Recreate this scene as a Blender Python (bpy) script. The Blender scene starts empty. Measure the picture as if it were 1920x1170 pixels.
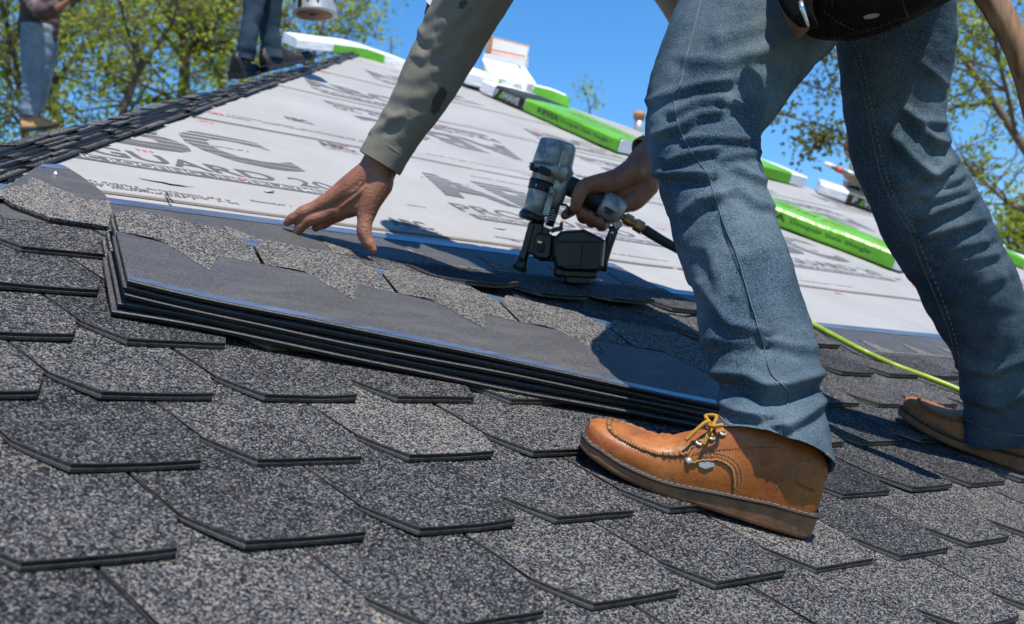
import bpy, bmesh, math, random
import numpy as np
from mathutils import Vector, Matrix, noise
from mathutils.bvhtree import BVHTree
random.seed(7); np.random.seed(7)
scene = bpy.context.scene
col = scene.collection
R = math.radians

# ------------------------------------------------------------------ camera
F = 2452.38                                   # focal length in pixels of a 1920 wide frame
CAM = np.array([0.0, -0.83714675, 0.18777641])
RIGHT = np.array([0.69456586, -0.71942913, 0.0])
DOWN = np.array([0.05664044, 0.05468296, -0.996896])
FWD = np.array([0.71719602, 0.69240993, 0.0787297])
cd = bpy.data.cameras.new('camera'); cam = bpy.data.objects.new('camera', cd); col.objects.link(cam)
cam.matrix_world = Matrix(((RIGHT[0], -DOWN[0], -FWD[0], CAM[0]), (RIGHT[1], -DOWN[1], -FWD[1], CAM[1]),
                           (RIGHT[2], -DOWN[2], -FWD[2], CAM[2]), (0, 0, 0, 1)))
cd.sensor_width = 36; cd.sensor_fit = 'HORIZONTAL'; cd.lens = F / 1920 * 36
cd.clip_start = 0.05; cd.clip_end = 2000
cd.dof.use_dof = True; cd.dof.focus_distance = 1.85; cd.dof.aperture_fstop = 9.0
scene.camera = cam

# ------------------------------------------------------------------ sky, sun, exposure
SUN = Vector((-0.15, -0.405, 0.914)).normalized()      # towards the sun
world = bpy.data.worlds.new('World'); scene.world = world; world.use_nodes = True
nt = world.node_tree; nt.nodes.clear()
sky = nt.nodes.new('ShaderNodeTexSky'); sky.sky_type = 'NISHITA'; sky.sun_disc = False
sky.sun_elevation = math.asin(SUN.z); sky.sun_rotation = math.atan2(SUN.x, SUN.y)
sky.air_density = 1.0; sky.dust_density = 0.0; sky.ozone_density = 6.0; sky.altitude = 200
bg = nt.nodes.new('ShaderNodeBackground'); bg.inputs['Strength'].default_value = 0.11
wo = nt.nodes.new('ShaderNodeOutputWorld')
hs = nt.nodes.new('ShaderNodeHueSaturation'); hs.inputs['Saturation'].default_value = 1.24; hs.inputs['Value'].default_value = 1.3; nt.links.new(sky.outputs[0], hs.inputs['Color']); nt.links.new(hs.outputs[0], bg.inputs[0]); nt.links.new(bg.outputs[0], wo.inputs[0])
sl = bpy.data.lights.new('sun', 'SUN'); sl.energy = 5.0; sl.angle = R(0.53); sl.color = (1.0, 0.94, 0.845)
so = bpy.data.objects.new('sun', sl); col.objects.link(so); so.location = (0, 0, 12)
so.rotation_euler = SUN.to_track_quat('Z', 'Y').to_euler()
vs = scene.view_settings
vs.view_transform = 'Standard'; vs.look = 'None'; vs.exposure = 0.42; vs.gamma = 1.0; vs.use_curve_mapping = False

# ------------------------------------------------------------------ coordinates
PITCH = R(25.684); CA, SA = math.cos(PITCH), math.sin(PITCH)
def RW(u, v, w=0.0):                           # roof coordinates: along the courses, up the slope, off the roof
    return Vector((u, v * CA - w * SA, v * SA + w * CA))
ROOF = Matrix(((1, 0, 0, 0), (0, CA, -SA, 0), (0, SA, CA, 0), (0, 0, 0, 1)))
NRM = Vector((0, -SA, CA))
def at(x, y, d):                               # the point d metres into the scene on the sight line of a photo pixel
    p = CAM + (RIGHT * ((x - 960) / F) + DOWN * ((y - 585) / F) + FWD) * d
    return Vector(p)
def uvw(p):
    return p[0], p[1] * CA + p[2] * SA, -p[1] * SA + p[2] * CA
def on(x, y, w=0.0):
    r = RIGHT * ((x - 960) / F) + DOWN * ((y - 585) / F) + FWD
    n = np.array(NRM); t = (w - n @ CAM) / (n @ r)
    return Vector(CAM + r * t)
def pix(p):
    q = np.array(p) - CAM; z = q @ FWD
    return 960 + F * (q @ RIGHT) / z, 585 + F * (q @ DOWN) / z, z
VR, VD, VF = Vector(RIGHT), Vector(DOWN), Vector(FWD)

# ------------------------------------------------------------------ materials
class NT:
    def __init__(s, name):
        s.m = bpy.data.materials.new(name); s.m.use_nodes = True
        s.t = s.m.node_tree; s.t.nodes.clear()
        s.out = s.t.nodes.new('ShaderNodeOutputMaterial'); s.b = s.t.nodes.new('ShaderNodeBsdfPrincipled')
        s.t.links.new(s.b.outputs[0], s.out.inputs[0])
    def n(s, typ, **kw):
        x = s.t.nodes.new(typ)
        for k, v in kw.items(): setattr(x, k, v)
        return x
    def l(s, a, b): s.t.links.new(a, b)
    def pos(s): return s.n('ShaderNodeNewGeometry').outputs['Position']
    def obj(s): return s.n('ShaderNodeTexCoord').outputs['Object']
    def noise(s, vec, scale, detail=3, rough=.5):
        x = s.n('ShaderNodeTexNoise'); x.inputs['Scale'].default_value = scale
        x.inputs['Detail'].default_value = detail; x.inputs['Roughness'].default_value = rough
        s.l(vec, x.inputs['Vector']); return x.outputs['Fac']
    def vor(s, vec, scale, out='Color', feature='F1'):
        x = s.n('ShaderNodeTexVoronoi'); x.feature = feature; x.inputs['Scale'].default_value = scale
        s.l(vec, x.inputs['Vector']); return x.outputs[out]
    def ramp(s, fac, stops, interp='LINEAR'):
        x = s.n('ShaderNodeValToRGB'); e = x.color_ramp; e.interpolation = interp
        while len(e.elements) < len(stops): e.elements.new(0.5)
        for el, (p, c) in zip(e.elements, stops):
            el.position = p; el.color = (c, c, c, 1) if isinstance(c, (int, float)) else (*c, 1)
        s.l(fac, x.inputs['Fac']); return x.outputs['Color']
    def mix(s, fac, a, b, mode='MIX'):
        x = s.n('ShaderNodeMix', data_type='RGBA', blend_type=mode)
        for sock, v in ((x.inputs[0], fac), (x.inputs[6], a), (x.inputs[7], b)):
            if isinstance(v, (int, float)): sock.default_value = v
            elif isinstance(v, tuple): sock.default_value = (*v, 1)
            else: s.l(v, sock)
        return x.outputs[2]
    def math(s, op, a, b=0.0, clamp=False):
        x = s.n('ShaderNodeMath', operation=op, use_clamp=clamp)
        for sock, v in ((x.inputs[0], a), (x.inputs[1], b)):
            if isinstance(v, (int, float)): sock.default_value = v
            else: s.l(v, sock)
        return x.outputs[0]
    def vscale(s, vec, sc):
        x = s.n('ShaderNodeVectorMath', operation='MULTIPLY'); s.l(vec, x.inputs[0]); x.inputs[1].default_value = sc
        return x.outputs[0]
    def bump(s, h, strength=.3, dist=.001, prev=None):
        x = s.n('ShaderNodeBump'); x.inputs['Strength'].default_value = strength; x.inputs['Distance'].default_value = dist
        s.l(h, x.inputs['Height'])
        if prev: s.l(prev, x.inputs['Normal'])
        s.l(x.outputs[0], s.b.inputs['Normal']); return x.outputs[0]
    def set(s, color=None, rough=None, metal=None, spec=None, **kw):
        for key, v in (('Base Color', color), ('Roughness', rough), ('Metallic', metal), ('Specular IOR Level', spec)):
            if v is None: continue
            if isinstance(v, tuple): s.b.inputs[key].default_value = (*v, 1)
            elif isinstance(v, (int, float)): s.b.inputs[key].default_value = v
            else: s.l(v, s.b.inputs[key])
        return s.m
def plain(name, c, rough=.5, metal=0.0, var=.25, scale=40, bump=.15, spec=.5, dirt=None, dist=.001):
    t = NT(name); p = t.obj(); f = t.noise(p, scale, 5, .6)
    lo = tuple(x * (1 - var) for x in c); hi = tuple(min(1, x * (1 + var)) for x in c)
    cc = t.ramp(f, [(.3, lo), (.7, hi)])
    if dirt:
        g = t.noise(p, scale * .35, 6, .7); cc = t.mix(t.ramp(g, [(.5, 0.0), (.68, .8)]), cc, dirt)
    rr = t.ramp(f, [(.3, max(0, rough - .1)), (.7, min(1, rough + .1))])
    t.bump(f, bump, dist)
    return t.set(cc, rr, metal, spec)
M = {}
def granule():
    t = NT('granules'); p = t.pos()
    w = t.n('ShaderNodeVectorMath', operation='ADD'); nz = t.n('ShaderNodeTexNoise'); nz.inputs['Scale'].default_value = 700
    t.l(p, nz.inputs['Vector']); sc = t.vscale(nz.outputs['Color'], (.0016, .0016, .0016)); t.l(p, w.inputs[0]); t.l(sc, w.inputs[1])
    v = t.n('ShaderNodeTexVoronoi'); v.inputs['Scale'].default_value = 580; t.l(w.outputs[0], v.inputs['Vector'])
    sep = t.n('ShaderNodeSeparateColor'); t.l(v.outputs['Color'], sep.inputs[0])
    oc = t.n('ShaderNodeSeparateColor'); t.l(t.n('ShaderNodeObjectInfo').outputs['Color'], oc.inputs[0])   # object colour shifts the share of light and dark granules
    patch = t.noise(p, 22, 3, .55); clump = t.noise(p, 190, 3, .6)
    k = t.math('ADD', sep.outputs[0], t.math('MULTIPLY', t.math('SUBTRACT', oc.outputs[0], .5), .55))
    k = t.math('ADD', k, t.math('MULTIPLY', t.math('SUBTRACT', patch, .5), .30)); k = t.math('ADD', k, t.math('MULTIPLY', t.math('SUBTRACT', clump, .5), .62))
    c = t.ramp(k, [(0, (.0055, .0065, .009)), (.40, (.015, .0165, .021)), (.54, (.045, .047, .053)), (.68, (.098, .099, .104)), (.84, (.195, .196, .200)), (.98, (.27, .25, .215))], 'CONSTANT')
    hue = t.ramp(sep.outputs[1], [(0, (1.20, .97, .78)), (.20, (1.02, 1.0, .97)), (.66, (.90, .96, 1.03))], 'CONSTANT')
    c = t.mix(1.0, c, hue, 'MULTIPLY')
    t.bump(v.outputs['Distance'], .6, .0014)
    return t.set(c, .85, 0, .14)
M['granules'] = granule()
def smooth_lap():
    t = NT('smooth_plastic'); p = t.pos()
    f = t.noise(p, 520, 4, .75); g = t.noise(t.vscale(p, (9, 30, 30)), 1, 4, .6)
    c = t.ramp(f, [(.36, (.018, .019, .021)), (.5, (.054, .052, .051)), (.64, (.145, .135, .122))])
    c = t.mix(t.ramp(g, [(.5, 0.0), (.75, .5)]), c, (.105, .10, .097))
    t.bump(f, .25, .0008)
    return t.set(c, t.ramp(g, [(.3, .48), (.7, .66)]), 0, .45)
M['smooth'] = smooth_lap()
M['black'] = plain('black_plastic', (.010, .010, .011), .42, 0, .4, 90, .2)
M['lip'] = plain('cut_edge', (.065, .059, .053), .6, 0, .55, 160, .3, dirt=(.02, .02, .02))
t = NT('release_film'); p = t.pos(); f = t.noise(t.vscale(p, (6, 60, 60)), 1, 5, .65)
t.bump(f, .25, .002); M['film'] = t.set(t.ramp(f, [(.35, (.20, .24, .30)), (.7, (.36, .41, .48))]), t.ramp(f, [(.3, .18), (.7, .38)]), .75, .8)
def underlay():
    t = NT('underlayment'); p = t.pos()
    f = t.noise(p, 3.2, 5, .6); g = t.noise(p, 60, 4, .6); s = t.noise(t.vscale(p, (4, 220, 220)), 1, 2, .5)
    c = t.ramp(f, [(.3, (.285, .278, .268)), (.7, (.345, .337, .325))])
    c = t.mix(t.ramp(g, [(.62, 0.0), (.8, .4)]), c, (.20, .185, .17))
    c = t.mix(t.ramp(s, [(.6, 0.0), (.75, .25)]), c, (.21, .21, .215))
    b = t.bump(f, .6, .018); t.bump(g, .4, .0025, b)
    return t.set(c, .62, 0, .4)
M['underlay'] = underlay()
def ink(name, stripes=False, c=(.092, .085, .083)):
    t = NT(name); p = t.pos()
    base = t.mix(t.ramp(t.noise(p, 240, 3, .7), [(.56, 0.0), (.75, .6)]), c, (.24, .235, .23))
    if stripes:
        y = t.n('ShaderNodeSeparateXYZ'); t.l(t.obj(), y.inputs[0])
        h = y.outputs['Y']; fr = t.math('FRACT', t.math('MULTIPLY', h, 31))
        th = t.math('SUBTRACT', .95, t.math('MULTIPLY', h, 1.15))
        base = t.mix(t.math('GREATER_THAN', fr, th), base, (.315, .31, .30))
    return t.set(base, .55)
M['ink'] = ink('grey_ink'); M['ink_stripes'] = ink('striped_ink', True)
M['ink_white'] = plain('white_ink', (.36, .36, .36), .6, var=.06); M['ink_red'] = plain('red_ink', (.62, .10, .09), .6, var=.2)
M['ink_black'] = plain('black_ink', (.015, .02, .012), .5, var=.1)
M['ink_brown'] = ink('brown_ink', False, (.13, .105, .088))
def denim(name, lo, hi, wear):
    t = NT(name); p = t.obj()
    a = t.noise(t.vscale(p, (900, 900, 380)), 1, 3, .7); b = t.noise(t.vscale(p, (380, 380, 900)), 1, 3, .7)
    m = t.math('ADD', t.math('MULTIPLY', a, .5), t.math('MULTIPLY', b, .5))
    g = t.noise(p, 6, 4, .6); m2 = t.math('ADD', m, t.math('MULTIPLY', t.math('SUBTRACT', g, .5), .22)); c = t.ramp(m2, [(.40, lo), (.52, tuple((x + y) * .42 for x, y in zip(lo, hi))), (.63, hi)])
    c = t.mix(t.ramp(g, [(.45, 0.0), (.72, .55)]), c, wear); g2 = t.noise(p, 2.6, 5, .65); c = t.mix(t.ramp(g2, [(.40, .45), (.58, 0.0)]), c, lo)
    br = t.bump(m, .5, .0009); w = t.noise(t.vscale(p, (22, 22, 60)), 1, 4, .6); t.bump(w, .35, .006, br)
    return t.set(c, .88, 0, .2)
M['denim'] = denim('denim', (.004, .017, .033), (.14, .212, .268), (.17, .208, .225))
M['denim_pale'] = denim('pale_denim', (.10, .16, .23), (.25, .34, .43), (.34, .4, .46))
M['denim_dark'] = denim('dark_denim', (.008, .022, .042), (.05, .09, .13), (.12, .13, .14))
def leather():
    t = NT('tan_leather'); p = t.obj()
    f = t.noise(p, 16, 5, .65); g = t.noise(p, 140, 4, .6); h = t.noise(t.vscale(p, (14, 26, 60)), 1, 6, .75)
    c = t.ramp(f, [(.28, (.165, .042, .007)), (.5, (.315, .090, .015)), (.72, (.40, .150, .036))])
    c = t.mix(t.ramp(h, [(.55, 0.0), (.72, .7)]), c, (.34, .18, .068))
    c = t.mix(t.ramp(g, [(.56, 0.0), (.8, .6)]), c, (.10, .032, .010)); q = t.noise(p, 34, 6, .75); c = t.mix(t.ramp(q, [(.52, 0.0), (.64, .7)]), c, (.14, .052, .017))
    k = t.vor(p, 300, 'Distance'); b = t.bump(k, .12, .0012); t.bump(g, .3, .0012, b)
    return t.set(c, t.ramp(h, [(.4, .42), (.7, .72)]), 0, .45)
M['leather'] = leather()
M['crepe'] = plain('crepe_sole', (.23, .105, .05), .75, 0, .35, 30, .6, dirt=(.12, .06, .033), dist=.002)
M['edge_scuffed_lit'] = plain('scuffed_lit_edge', (.15, .14, .128), .7, 0, .4, 220, .5, dirt=(.012, .012, .012))  # pale from scuffing and from sunlight painted into the edge colour
M['welt'] = plain('dark_welt', (.035, .02, .014), .7, 0, .4, 120)
M['thread'] = plain('pale_thread', (.24, .195, .14), .8, 0, .2, 200); M['thread_dark'] = plain('rust_thread', (.17, .06, .02), .8, 0, .3, 200)
M['suede'] = plain('suede_edge', (.26, .13, .045), .9, 0, .35, 200, .6)
M['lace'] = plain('yellow_lace', (.36, .18, .018), .85, 0, .4, 400, .6)
M['eyelet'] = plain('eyelet_metal', (.5, .48, .42), .4, .6, .1)
M['stitch_gold'] = plain('gold_stitch', (.36, .20, .05), .8, 0, .3, 300); M['stitch_blue'] = plain('pale_seam', (.085, .115, .14), .85, 0, .3, 300)
def skin():
    t = NT('skin'); p = t.obj()
    f = t.noise(p, 28, 5, .6); g = t.noise(p, 260, 4, .6); k = t.vor(p, 420, 'Distance')
    c = t.ramp(f, [(.3, (.20, .074, .042)), (.55, (.295, .120, .070)), (.75, (.365, .170, .105))])
    c = t.mix(t.ramp(g, [(.58, 0.0), (.8, .35)]), c, (.135, .046, .026))
    w = t.noise(t.vscale(p, (60, 60, 190)), 1, 5, .65)
    b = t.bump(k, .4, .0008); b = t.bump(g, .45, .001, b); t.bump(w, .6, .003, b)
    t.b.inputs['Subsurface Weight'].default_value = .12; t.b.inputs['Subsurface Radius'].default_value = (.006, .002, .001)
    return t.set(c, .48, 0, .45)
M['skin'] = skin()
def knit(name, c, stain):
    t = NT(name); p = t.obj()
    a = t.noise(t.vscale(p, (900, 900, 900)), 1, 3, .6); g = t.noise(p, 9, 4, .6)
    cc = t.ramp(a, [(.3, tuple(x * .72 for x in c)), (.7, tuple(x * 1.22 for x in c))])
    cc = t.mix(t.ramp(g, [(.55, 0.0), (.75, .45)]), cc, stain)
    b = t.bump(a, .4, .0008); w = t.noise(t.vscale(p, (28, 28, 14)), 1, 4, .6); t.bump(w, .4, .006, b)
    return t.set(cc, .92, 0, .15)
M['shirt'] = knit('olive_grey_knit', (.195, .178, .145), (.12, .11, .092))
M['stain'] = plain('grease_stain', (.050, .047, .038), .95, 0, .4, 120)
M['shirt_plum'] = knit('mottled_plum_shirt', (.08, .058, .06), (.34, .25, .25))
M['shirt_dark'] = knit('dark_work_shirt', (.03, .03, .032), (.06, .055, .05))
M['hivis'] = plain('hi_vis_fabric', (.42, .62, .06), .8)
M['alu'] = plain('worn_aluminium', (.38, .375, .36), .40, .4, .3, 60, .3, dirt=(.03, .028, .026))
M['steel'] = plain('steel', (.55, .55, .55), .28, .9, .15, 80)
M['gun_black'] = plain('black_gun_plastic', (.014, .014, .016), .36, 0, .4, 80, .2)
M['rubber'] = plain('grip_rubber', (.016, .017, .02), .62, 0, .3, 150, .3)
M['brass'] = plain('brass', (.50, .31, .13), .34, .85, .25, 90, .2, dirt=(.16, .09, .04))
M['hose'] = plain('lime_hose', (.25, .34, .025), .42, 0, .15, 30)
M['pouch'] = plain('black_pouch_leather', (.008, .0075, .0075), .88, 0, .5, 60, .7, spec=.08, dist=.004)
M['pouch_brown'] = plain('brown_pouch_leather', (.11, .05, .03), .6, 0, .4, 60, .4)
M['wood'] = None
t = NT('worn_wood'); p = t.obj(); f = t.noise(t.vscale(p, (60, 60, 7)), 1, 5, .6)
t.bump(f, .25, .001); M['wood'] = t.set(t.ramp(f, [(.32, (.10, .05, .023)), (.5, (.27, .145, .07)), (.68, (.42, .26, .145))]), .42)
def wrap(name, c, var):
    t = NT(name); p = t.obj(); f = t.noise(t.vscale(p, (7, 22, 22)), 1, 5, .65); g = t.noise(p, 5, 3, .5)
    cc = t.ramp(g, [(.3, tuple(x * (1 - var) for x in c)), (.7, tuple(min(1, x * (1 + var)) for x in c))])
    t.bump(f, .55, .012); return t.set(cc, .3, 0, .55)
M['green_wrap'] = wrap('green_wrap', (.125, .40, .014), .16); M['white_wrap'] = wrap('white_wrap', (.78, .78, .80), .06)
M['carton'] = plain('carton_board', (.40, .20, .09), .85, 0, .2, 30); M['white_card'] = plain('white_card', (.80, .80, .80), .7, 0, .05, 20)
M['grey_print'] = plain('grey_print', (.30, .30, .32), .6, 0, .5, 9, .05)
def leafmat(name, a, b):
    t = NT(name); ri = t.noise(t.pos(), 2.3, 4, .7); c = t.ramp(ri, [(.3, a), (.7, b)])
    tr = t.n('ShaderNodeBsdfTranslucent'); t.l(c, tr.inputs[0]); mx = t.n('ShaderNodeMixShader'); mx.inputs[0].default_value = .55
    t.set(c, .5); t.l(t.b.outputs[0], mx.inputs[1]); t.l(tr.outputs[0], mx.inputs[2]); t.l(mx.outputs[0], t.out.inputs[0]); return t.m
M['leaf'] = leafmat('spring_leaf', (.19, .28, .02), (.50, .52, .06)); M['leaf_dark'] = leafmat('olive_leaf', (.09, .13, .02), (.22, .22, .04))
M['bark'] = plain('bark', (.13, .10, .075), .9, 0, .4, 25, .8, dist=.02)
M['shingle_far'] = M['granules']
M['siding'] = plain('pale_siding', (.6, .58, .53), .7, 0, .08, 3); M['deck'] = plain('roof_board', (.3, .2, .11), .85, 0, .3, 14)
M['grass'] = plain('grass', (.045, .085, .02), .95, 0, .5, .8, .6); M['glass'] = plain('window_glass', (.03, .04, .05), .08, 0, .1, 2, 0, .9)
M['boot_black'] = plain('black_boot', (.006, .006, .0065), .55, 0, .4, 60); M['boot_tan'] = plain('tan_suede', (.42, .23, .10), .8, 0, .25, 25)
M['tin'] = plain('paint_pail_metal', (.40, .40, .40), .38, .4, .2, 12); M['tar'] = plain('dried_tar', (.02, .017, .015), .5, 0, .3, 40)
M['hair'] = plain('dark_hair', (.03, .02, .015), .6, 0, .4, 200); M['cap_brown'] = plain('brown_cap', (.13, .07, .035), .85, 0, .3, 60)
M['nail'] = plain('nail_steel', (.6, .6, .58), .3, .8, .1)

# ------------------------------------------------------------------ mesh helpers
class MB:
    def __init__(s): s.v = []; s.f = []; s.m = []; s.s = []
    def add(s, vs, fs, mi=0, smooth=True):
        o = len(s.v); s.v.extend([tuple(x) for x in vs])
        for f in fs: s.f.append(tuple(i + o for i in f)); s.m.append(mi); s.s.append(smooth)
    def loft(s, rings, caps=True, mi=0, smooth=True, closed=True):
        n = len(rings[0]); vs = [p for r in rings for p in r]; fs = []
        for i in range(len(rings) - 1):
            for j in range(n if closed else n - 1):
                k = (j + 1) % n; fs.append((i * n + j, i * n + k, (i + 1) * n + k, (i + 1) * n + j))
        if caps: fs.append(tuple(range(n))[::-1]); fs.append(tuple(range((len(rings) - 1) * n, len(rings) * n)))
        s.add(vs, fs, mi, smooth)
    def tube(s, pts, rad, n=10, mi=0, caps=True, smooth=True, up=None, flat=1.0):
        pts = [Vector(p) for p in pts]; rings = []
        if not isinstance(rad, (list, tuple)): rad = [rad] * len(pts)
        ref = Vector(up) if up else None
        for i, p in enumerate(pts):
            tg = (pts[min(i + 1, len(pts) - 1)] - pts[max(i - 1, 0)]).normalized()
            if ref is None: ref = tg.orthogonal()
            a = (ref - tg * ref.dot(tg)).normalized(); b = tg.cross(a); 
            if up is None: ref = a
            rings.append([p + (a * math.cos(q) * flat + b * math.sin(q)) * rad[i] for q in (2 * math.pi * k / n for k in range(n))])
        s.loft(rings, caps, mi, smooth)
    def box(s, c, ax, ay, az, mi=0, bev=0.0):
        # centre and three half-axis vectors; bev bevels the four edges along az and rounds the ends a little
        c, ax, ay, az = Vector(c), Vector(ax), Vector(ay), Vector(az)
        if bev <= 0:
            vs = [c + ax * i + ay * j + az * k for k in (-1, 1) for j in (-1, 1) for i in (-1, 1)]
            s.add(vs, [(0, 2, 3, 1), (4, 5, 7, 6), (0, 1, 5, 4), (2, 6, 7, 3), (0, 4, 6, 2), (1, 3, 7, 5)], mi, False); return
        fx, fy, fz = bev / ax.length, bev / ay.length, bev / az.length
        def ring(k, e):
            pts = []
            for sx, sy in ((1, 1), (-1, 1), (-1, -1), (1, -1)):
                p = [(sx * (1 - e * fx), sy * (1 - fy - e * fy)), (sx * (1 - fx - e * fx), sy * (1 - e * fy))]
                if sx * sy < 0: p.reverse()
                pts += p
            return [c + ax * i + ay * j + az * k for i, j in pts]
        s.loft([ring(-1, 1), ring(-1 + fz, 0), ring(1 - fz, 0), ring(1, 1)], True, mi, False)
    def ball(s, c, r, n=10, mi=0, sc=(1, 1, 1)):
        c = Vector(c); rings = []
        for i in range(1, n):
            a = math.pi * i / n
            rings.append([c + Vector((r * sc[0] * math.sin(a) * math.cos(b), r * sc[1] * math.sin(a) * math.sin(b), r * sc[2] * math.cos(a))) for b in (2 * math.pi * k / (n + 2) for k in range(n + 2))])
        s.loft(rings, True, mi)
    def mesh(s, name, mats):
        me = bpy.data.meshes.new(name); me.from_pydata(s.v, [], s.f); me.update()
        for m in mats: me.materials.append(m)
        me.polygons.foreach_set('material_index', s.m); me.polygons.foreach_set('use_smooth', s.s)
        return me
    def build(s, name, mats, parent=None, mw=None):
        if not isinstance(mats, (list, tuple)): mats = [mats]
        return link(name, s.mesh(name, mats), parent, mw)
PINV = {}
def link(name, me, parent=None, mw=None):
    o = bpy.data.objects.new(name, me); col.objects.link(o)
    if mw is not None: o.matrix_world = mw; PINV[o.name] = mw.inverted()
    if parent is not None:
        o.parent = parent
        o.matrix_parent_inverse = PINV.get(parent.name, Matrix.Identity(4))
    return o
def tag(o, label=None, cat=None, group=None, kind=None):
    for k, v in (('label', label), ('category', cat), ('group', group), ('kind', kind)):
        if v: o[k] = v
    return o
def empty(name, loc=(0, 0, 0)):
    o = bpy.data.objects.new(name, None); col.objects.link(o); o.location = loc; o.empty_display_size = .1
    PINV[o.name] = Matrix.Translation(Vector(loc)).inverted()
    return o
def crv(pts, n):                               # Catmull-Rom through rows of numbers
    P = np.array(pts, float); P = np.vstack([2 * P[0] - P[1], P, 2 * P[-1] - P[-2]]); out = []
    m = len(P) - 3
    for i in range(n):
        x = i / (n - 1) * m; k = min(int(x), m - 1); t = x - k
        a, b, c, d = P[k:k + 4]
        out.append(.5 * (2 * b + (c - a) * t + (2 * a - 5 * b + 4 * c - d) * t * t + (3 * b - a - 3 * c + d) * t ** 3))
    return np.array(out)
def text_mesh(s, bold=0.0, res=3):
    cu = bpy.data.curves.new('txt', 'FONT'); cu.body = s; cu.size = 1; cu.offset = bold; cu.resolution_u = res
    o = bpy.data.objects.new('txt', cu); col.objects.link(o)
    dg = bpy.context.evaluated_depsgraph_get(); me = bpy.data.meshes.new_from_object(o.evaluated_get(dg))
    bpy.data.objects.remove(o); bpy.data.curves.remove(cu)
    vs = np.array([v.co[:2] for v in me.vertices]); fs = [tuple(p.vertices) for p in me.polygons]
    bpy.data.meshes.remove(me)
    vs -= vs.min(0); vs /= vs.max(0); return vs, fs      # unit box
# ------------------------------------------------------------------ ground and house
mb = MB(); g = 600
mb.add([(-g, -g, -4.6), (g, -g, -4.6), (g, g, -4.6), (-g, g, -4.6)], [(0, 1, 2, 3)], 0, False)
tag(mb.build('ground', M['grass']), kind='structure')

house = empty('house', (3.5, 1.0, -4.6))
tag(house, 'house with a hipped roof covered in printed white underlayment and grey slate-look shingles', 'house')
E_ = 0.1563; P_ = 0.205; WB = 0.135; CH = 0.035; S_ = 0.0594; T_ = 0.0088
APL, APR = (4.06, 4.56), (5.60, 4.56)          # the two ends of the ridge
KL, KR = 1.0367, 0.985                         # hips: dv/du on the slope
def hipl(v): return APL[0] - (APL[1] - v) / KL
def hipr(v): return APR[0] + (APR[1] - v) / KR
V0 = -2.2
A, B, Cc, D = RW(hipl(V0), V0, -.02), RW(hipr(V0), V0, -.02), RW(*APR, -.02), RW(*APL, -.02)
back = [Vector((p.x, 2 * D.y - p.y, p.z)) for p in (A, B)]
dn = Vector((0, 0, -.03))
mb = MB()
for q in ([A, B, Cc, D], [A, D, back[0]], [B, back[1], Cc], [back[0], D, Cc, back[1]]):
    n = len(q); mb.add(q + [p + dn for p in q], [tuple(range(n)), tuple(range(n, 2 * n))[::-1]] + [(i, i + n, (i + 1) % n + n, (i + 1) % n) for i in range(n)], 0, False)
mb.build('roof_deck', M['deck'], house)
zb, ze = -4.6, A.z - .05
x0, x1, y0, y1 = A.x + .45, B.x - .45, A.y + .45, back[0].y - .45
mb = MB(); mb.box(((x0 + x1) / 2, (y0 + y1) / 2, (zb + ze) / 2), ((x1 - x0) / 2, 0, 0), (0, (y1 - y0) / 2, 0), (0, 0, (ze - zb) / 2))
wall = mb.build('wall', M['siding'], house)
for k in range(4):
    xx = x0 + 1.6 + k * (x1 - x0 - 3.2) / 3; mb = MB()
    for dx in (-.5, .5): mb.box((xx + dx, y0 - .02, -2.9), (.05, 0, 0), (0, .03, 0), (0, 0, .75))
    for dz in (-.7, .7): mb.box((xx, y0 - .02, -2.9 + dz), (.45, 0, 0), (0, .03, 0), (0, 0, .05))
    wd = mb.build('window', M['white_card'], house); mb = MB(); mb.box((xx, y0 - .008, -2.9), (.45, 0, 0), (0, .006, 0), (0, 0, .65)); mb.build('pane', M['glass'], wd)

# ------------------------------------------------------------------ underlayment: lapped rolls, wrinkled a little
LAPS = [-.4, .52, 1.32, 2.14, 2.93, 3.55, 4.2, 4.56]
def wu(u, v):
    k = max(i for i in range(len(LAPS) - 1) if v >= LAPS[i] - 1e-6) if v > LAPS[0] else 0
    f = (v - LAPS[k]) / (LAPS[k + 1] - LAPS[k])
    r = noise.noise(Vector((u * 1.6, v * 4.5, 3.1))) * .0034 + noise.noise(Vector((u * 5, v * 13, 7.7))) * .0013
    e = min(1, max(0, (1.25 - v) / .15)) if v < 1.4 else 0
    return -.0088 + .0028 * (1 - f) + r * (1 - e)
for k in range(len(LAPS) - 1):
    va, vb = LAPS[k], min(LAPS[k + 1] + .06, APL[1])
    nv = 22; nu = 170; mb = MB(); vs = []
    for j in range(nv + 1):
        v = va + (vb - va) * j / nv
        for i in range(nu + 1):
            a, b = max(-1.2, hipl(v)), hipr(v); u = a + (b - a) * i / nu
            vv = min(v, LAPS[k + 1] - 1e-5); ov = max(0, v - LAPS[k + 1])
            vs.append(RW(u, v, wu(u, vv) - .012 * ov))
    fs = [(j * (nu + 1) + i, j * (nu + 1) + i + 1, (j + 1) * (nu + 1) + i + 1, (j + 1) * (nu + 1) + i) for j in range(nv) for i in range(nu)]
    vs2 = [RW(*uvw(p)[:2], -.0125) for p in vs[:nu + 1]]; o = len(vs)          # the thin turned edge of the lap
    fs += [(o + i, o + i + 1, i + 1, i) for i in range(nu)]
    mb.add(vs + vs2, fs, 0, True); mb.build('underlayment_sheet', M['underlay'], house)

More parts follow.
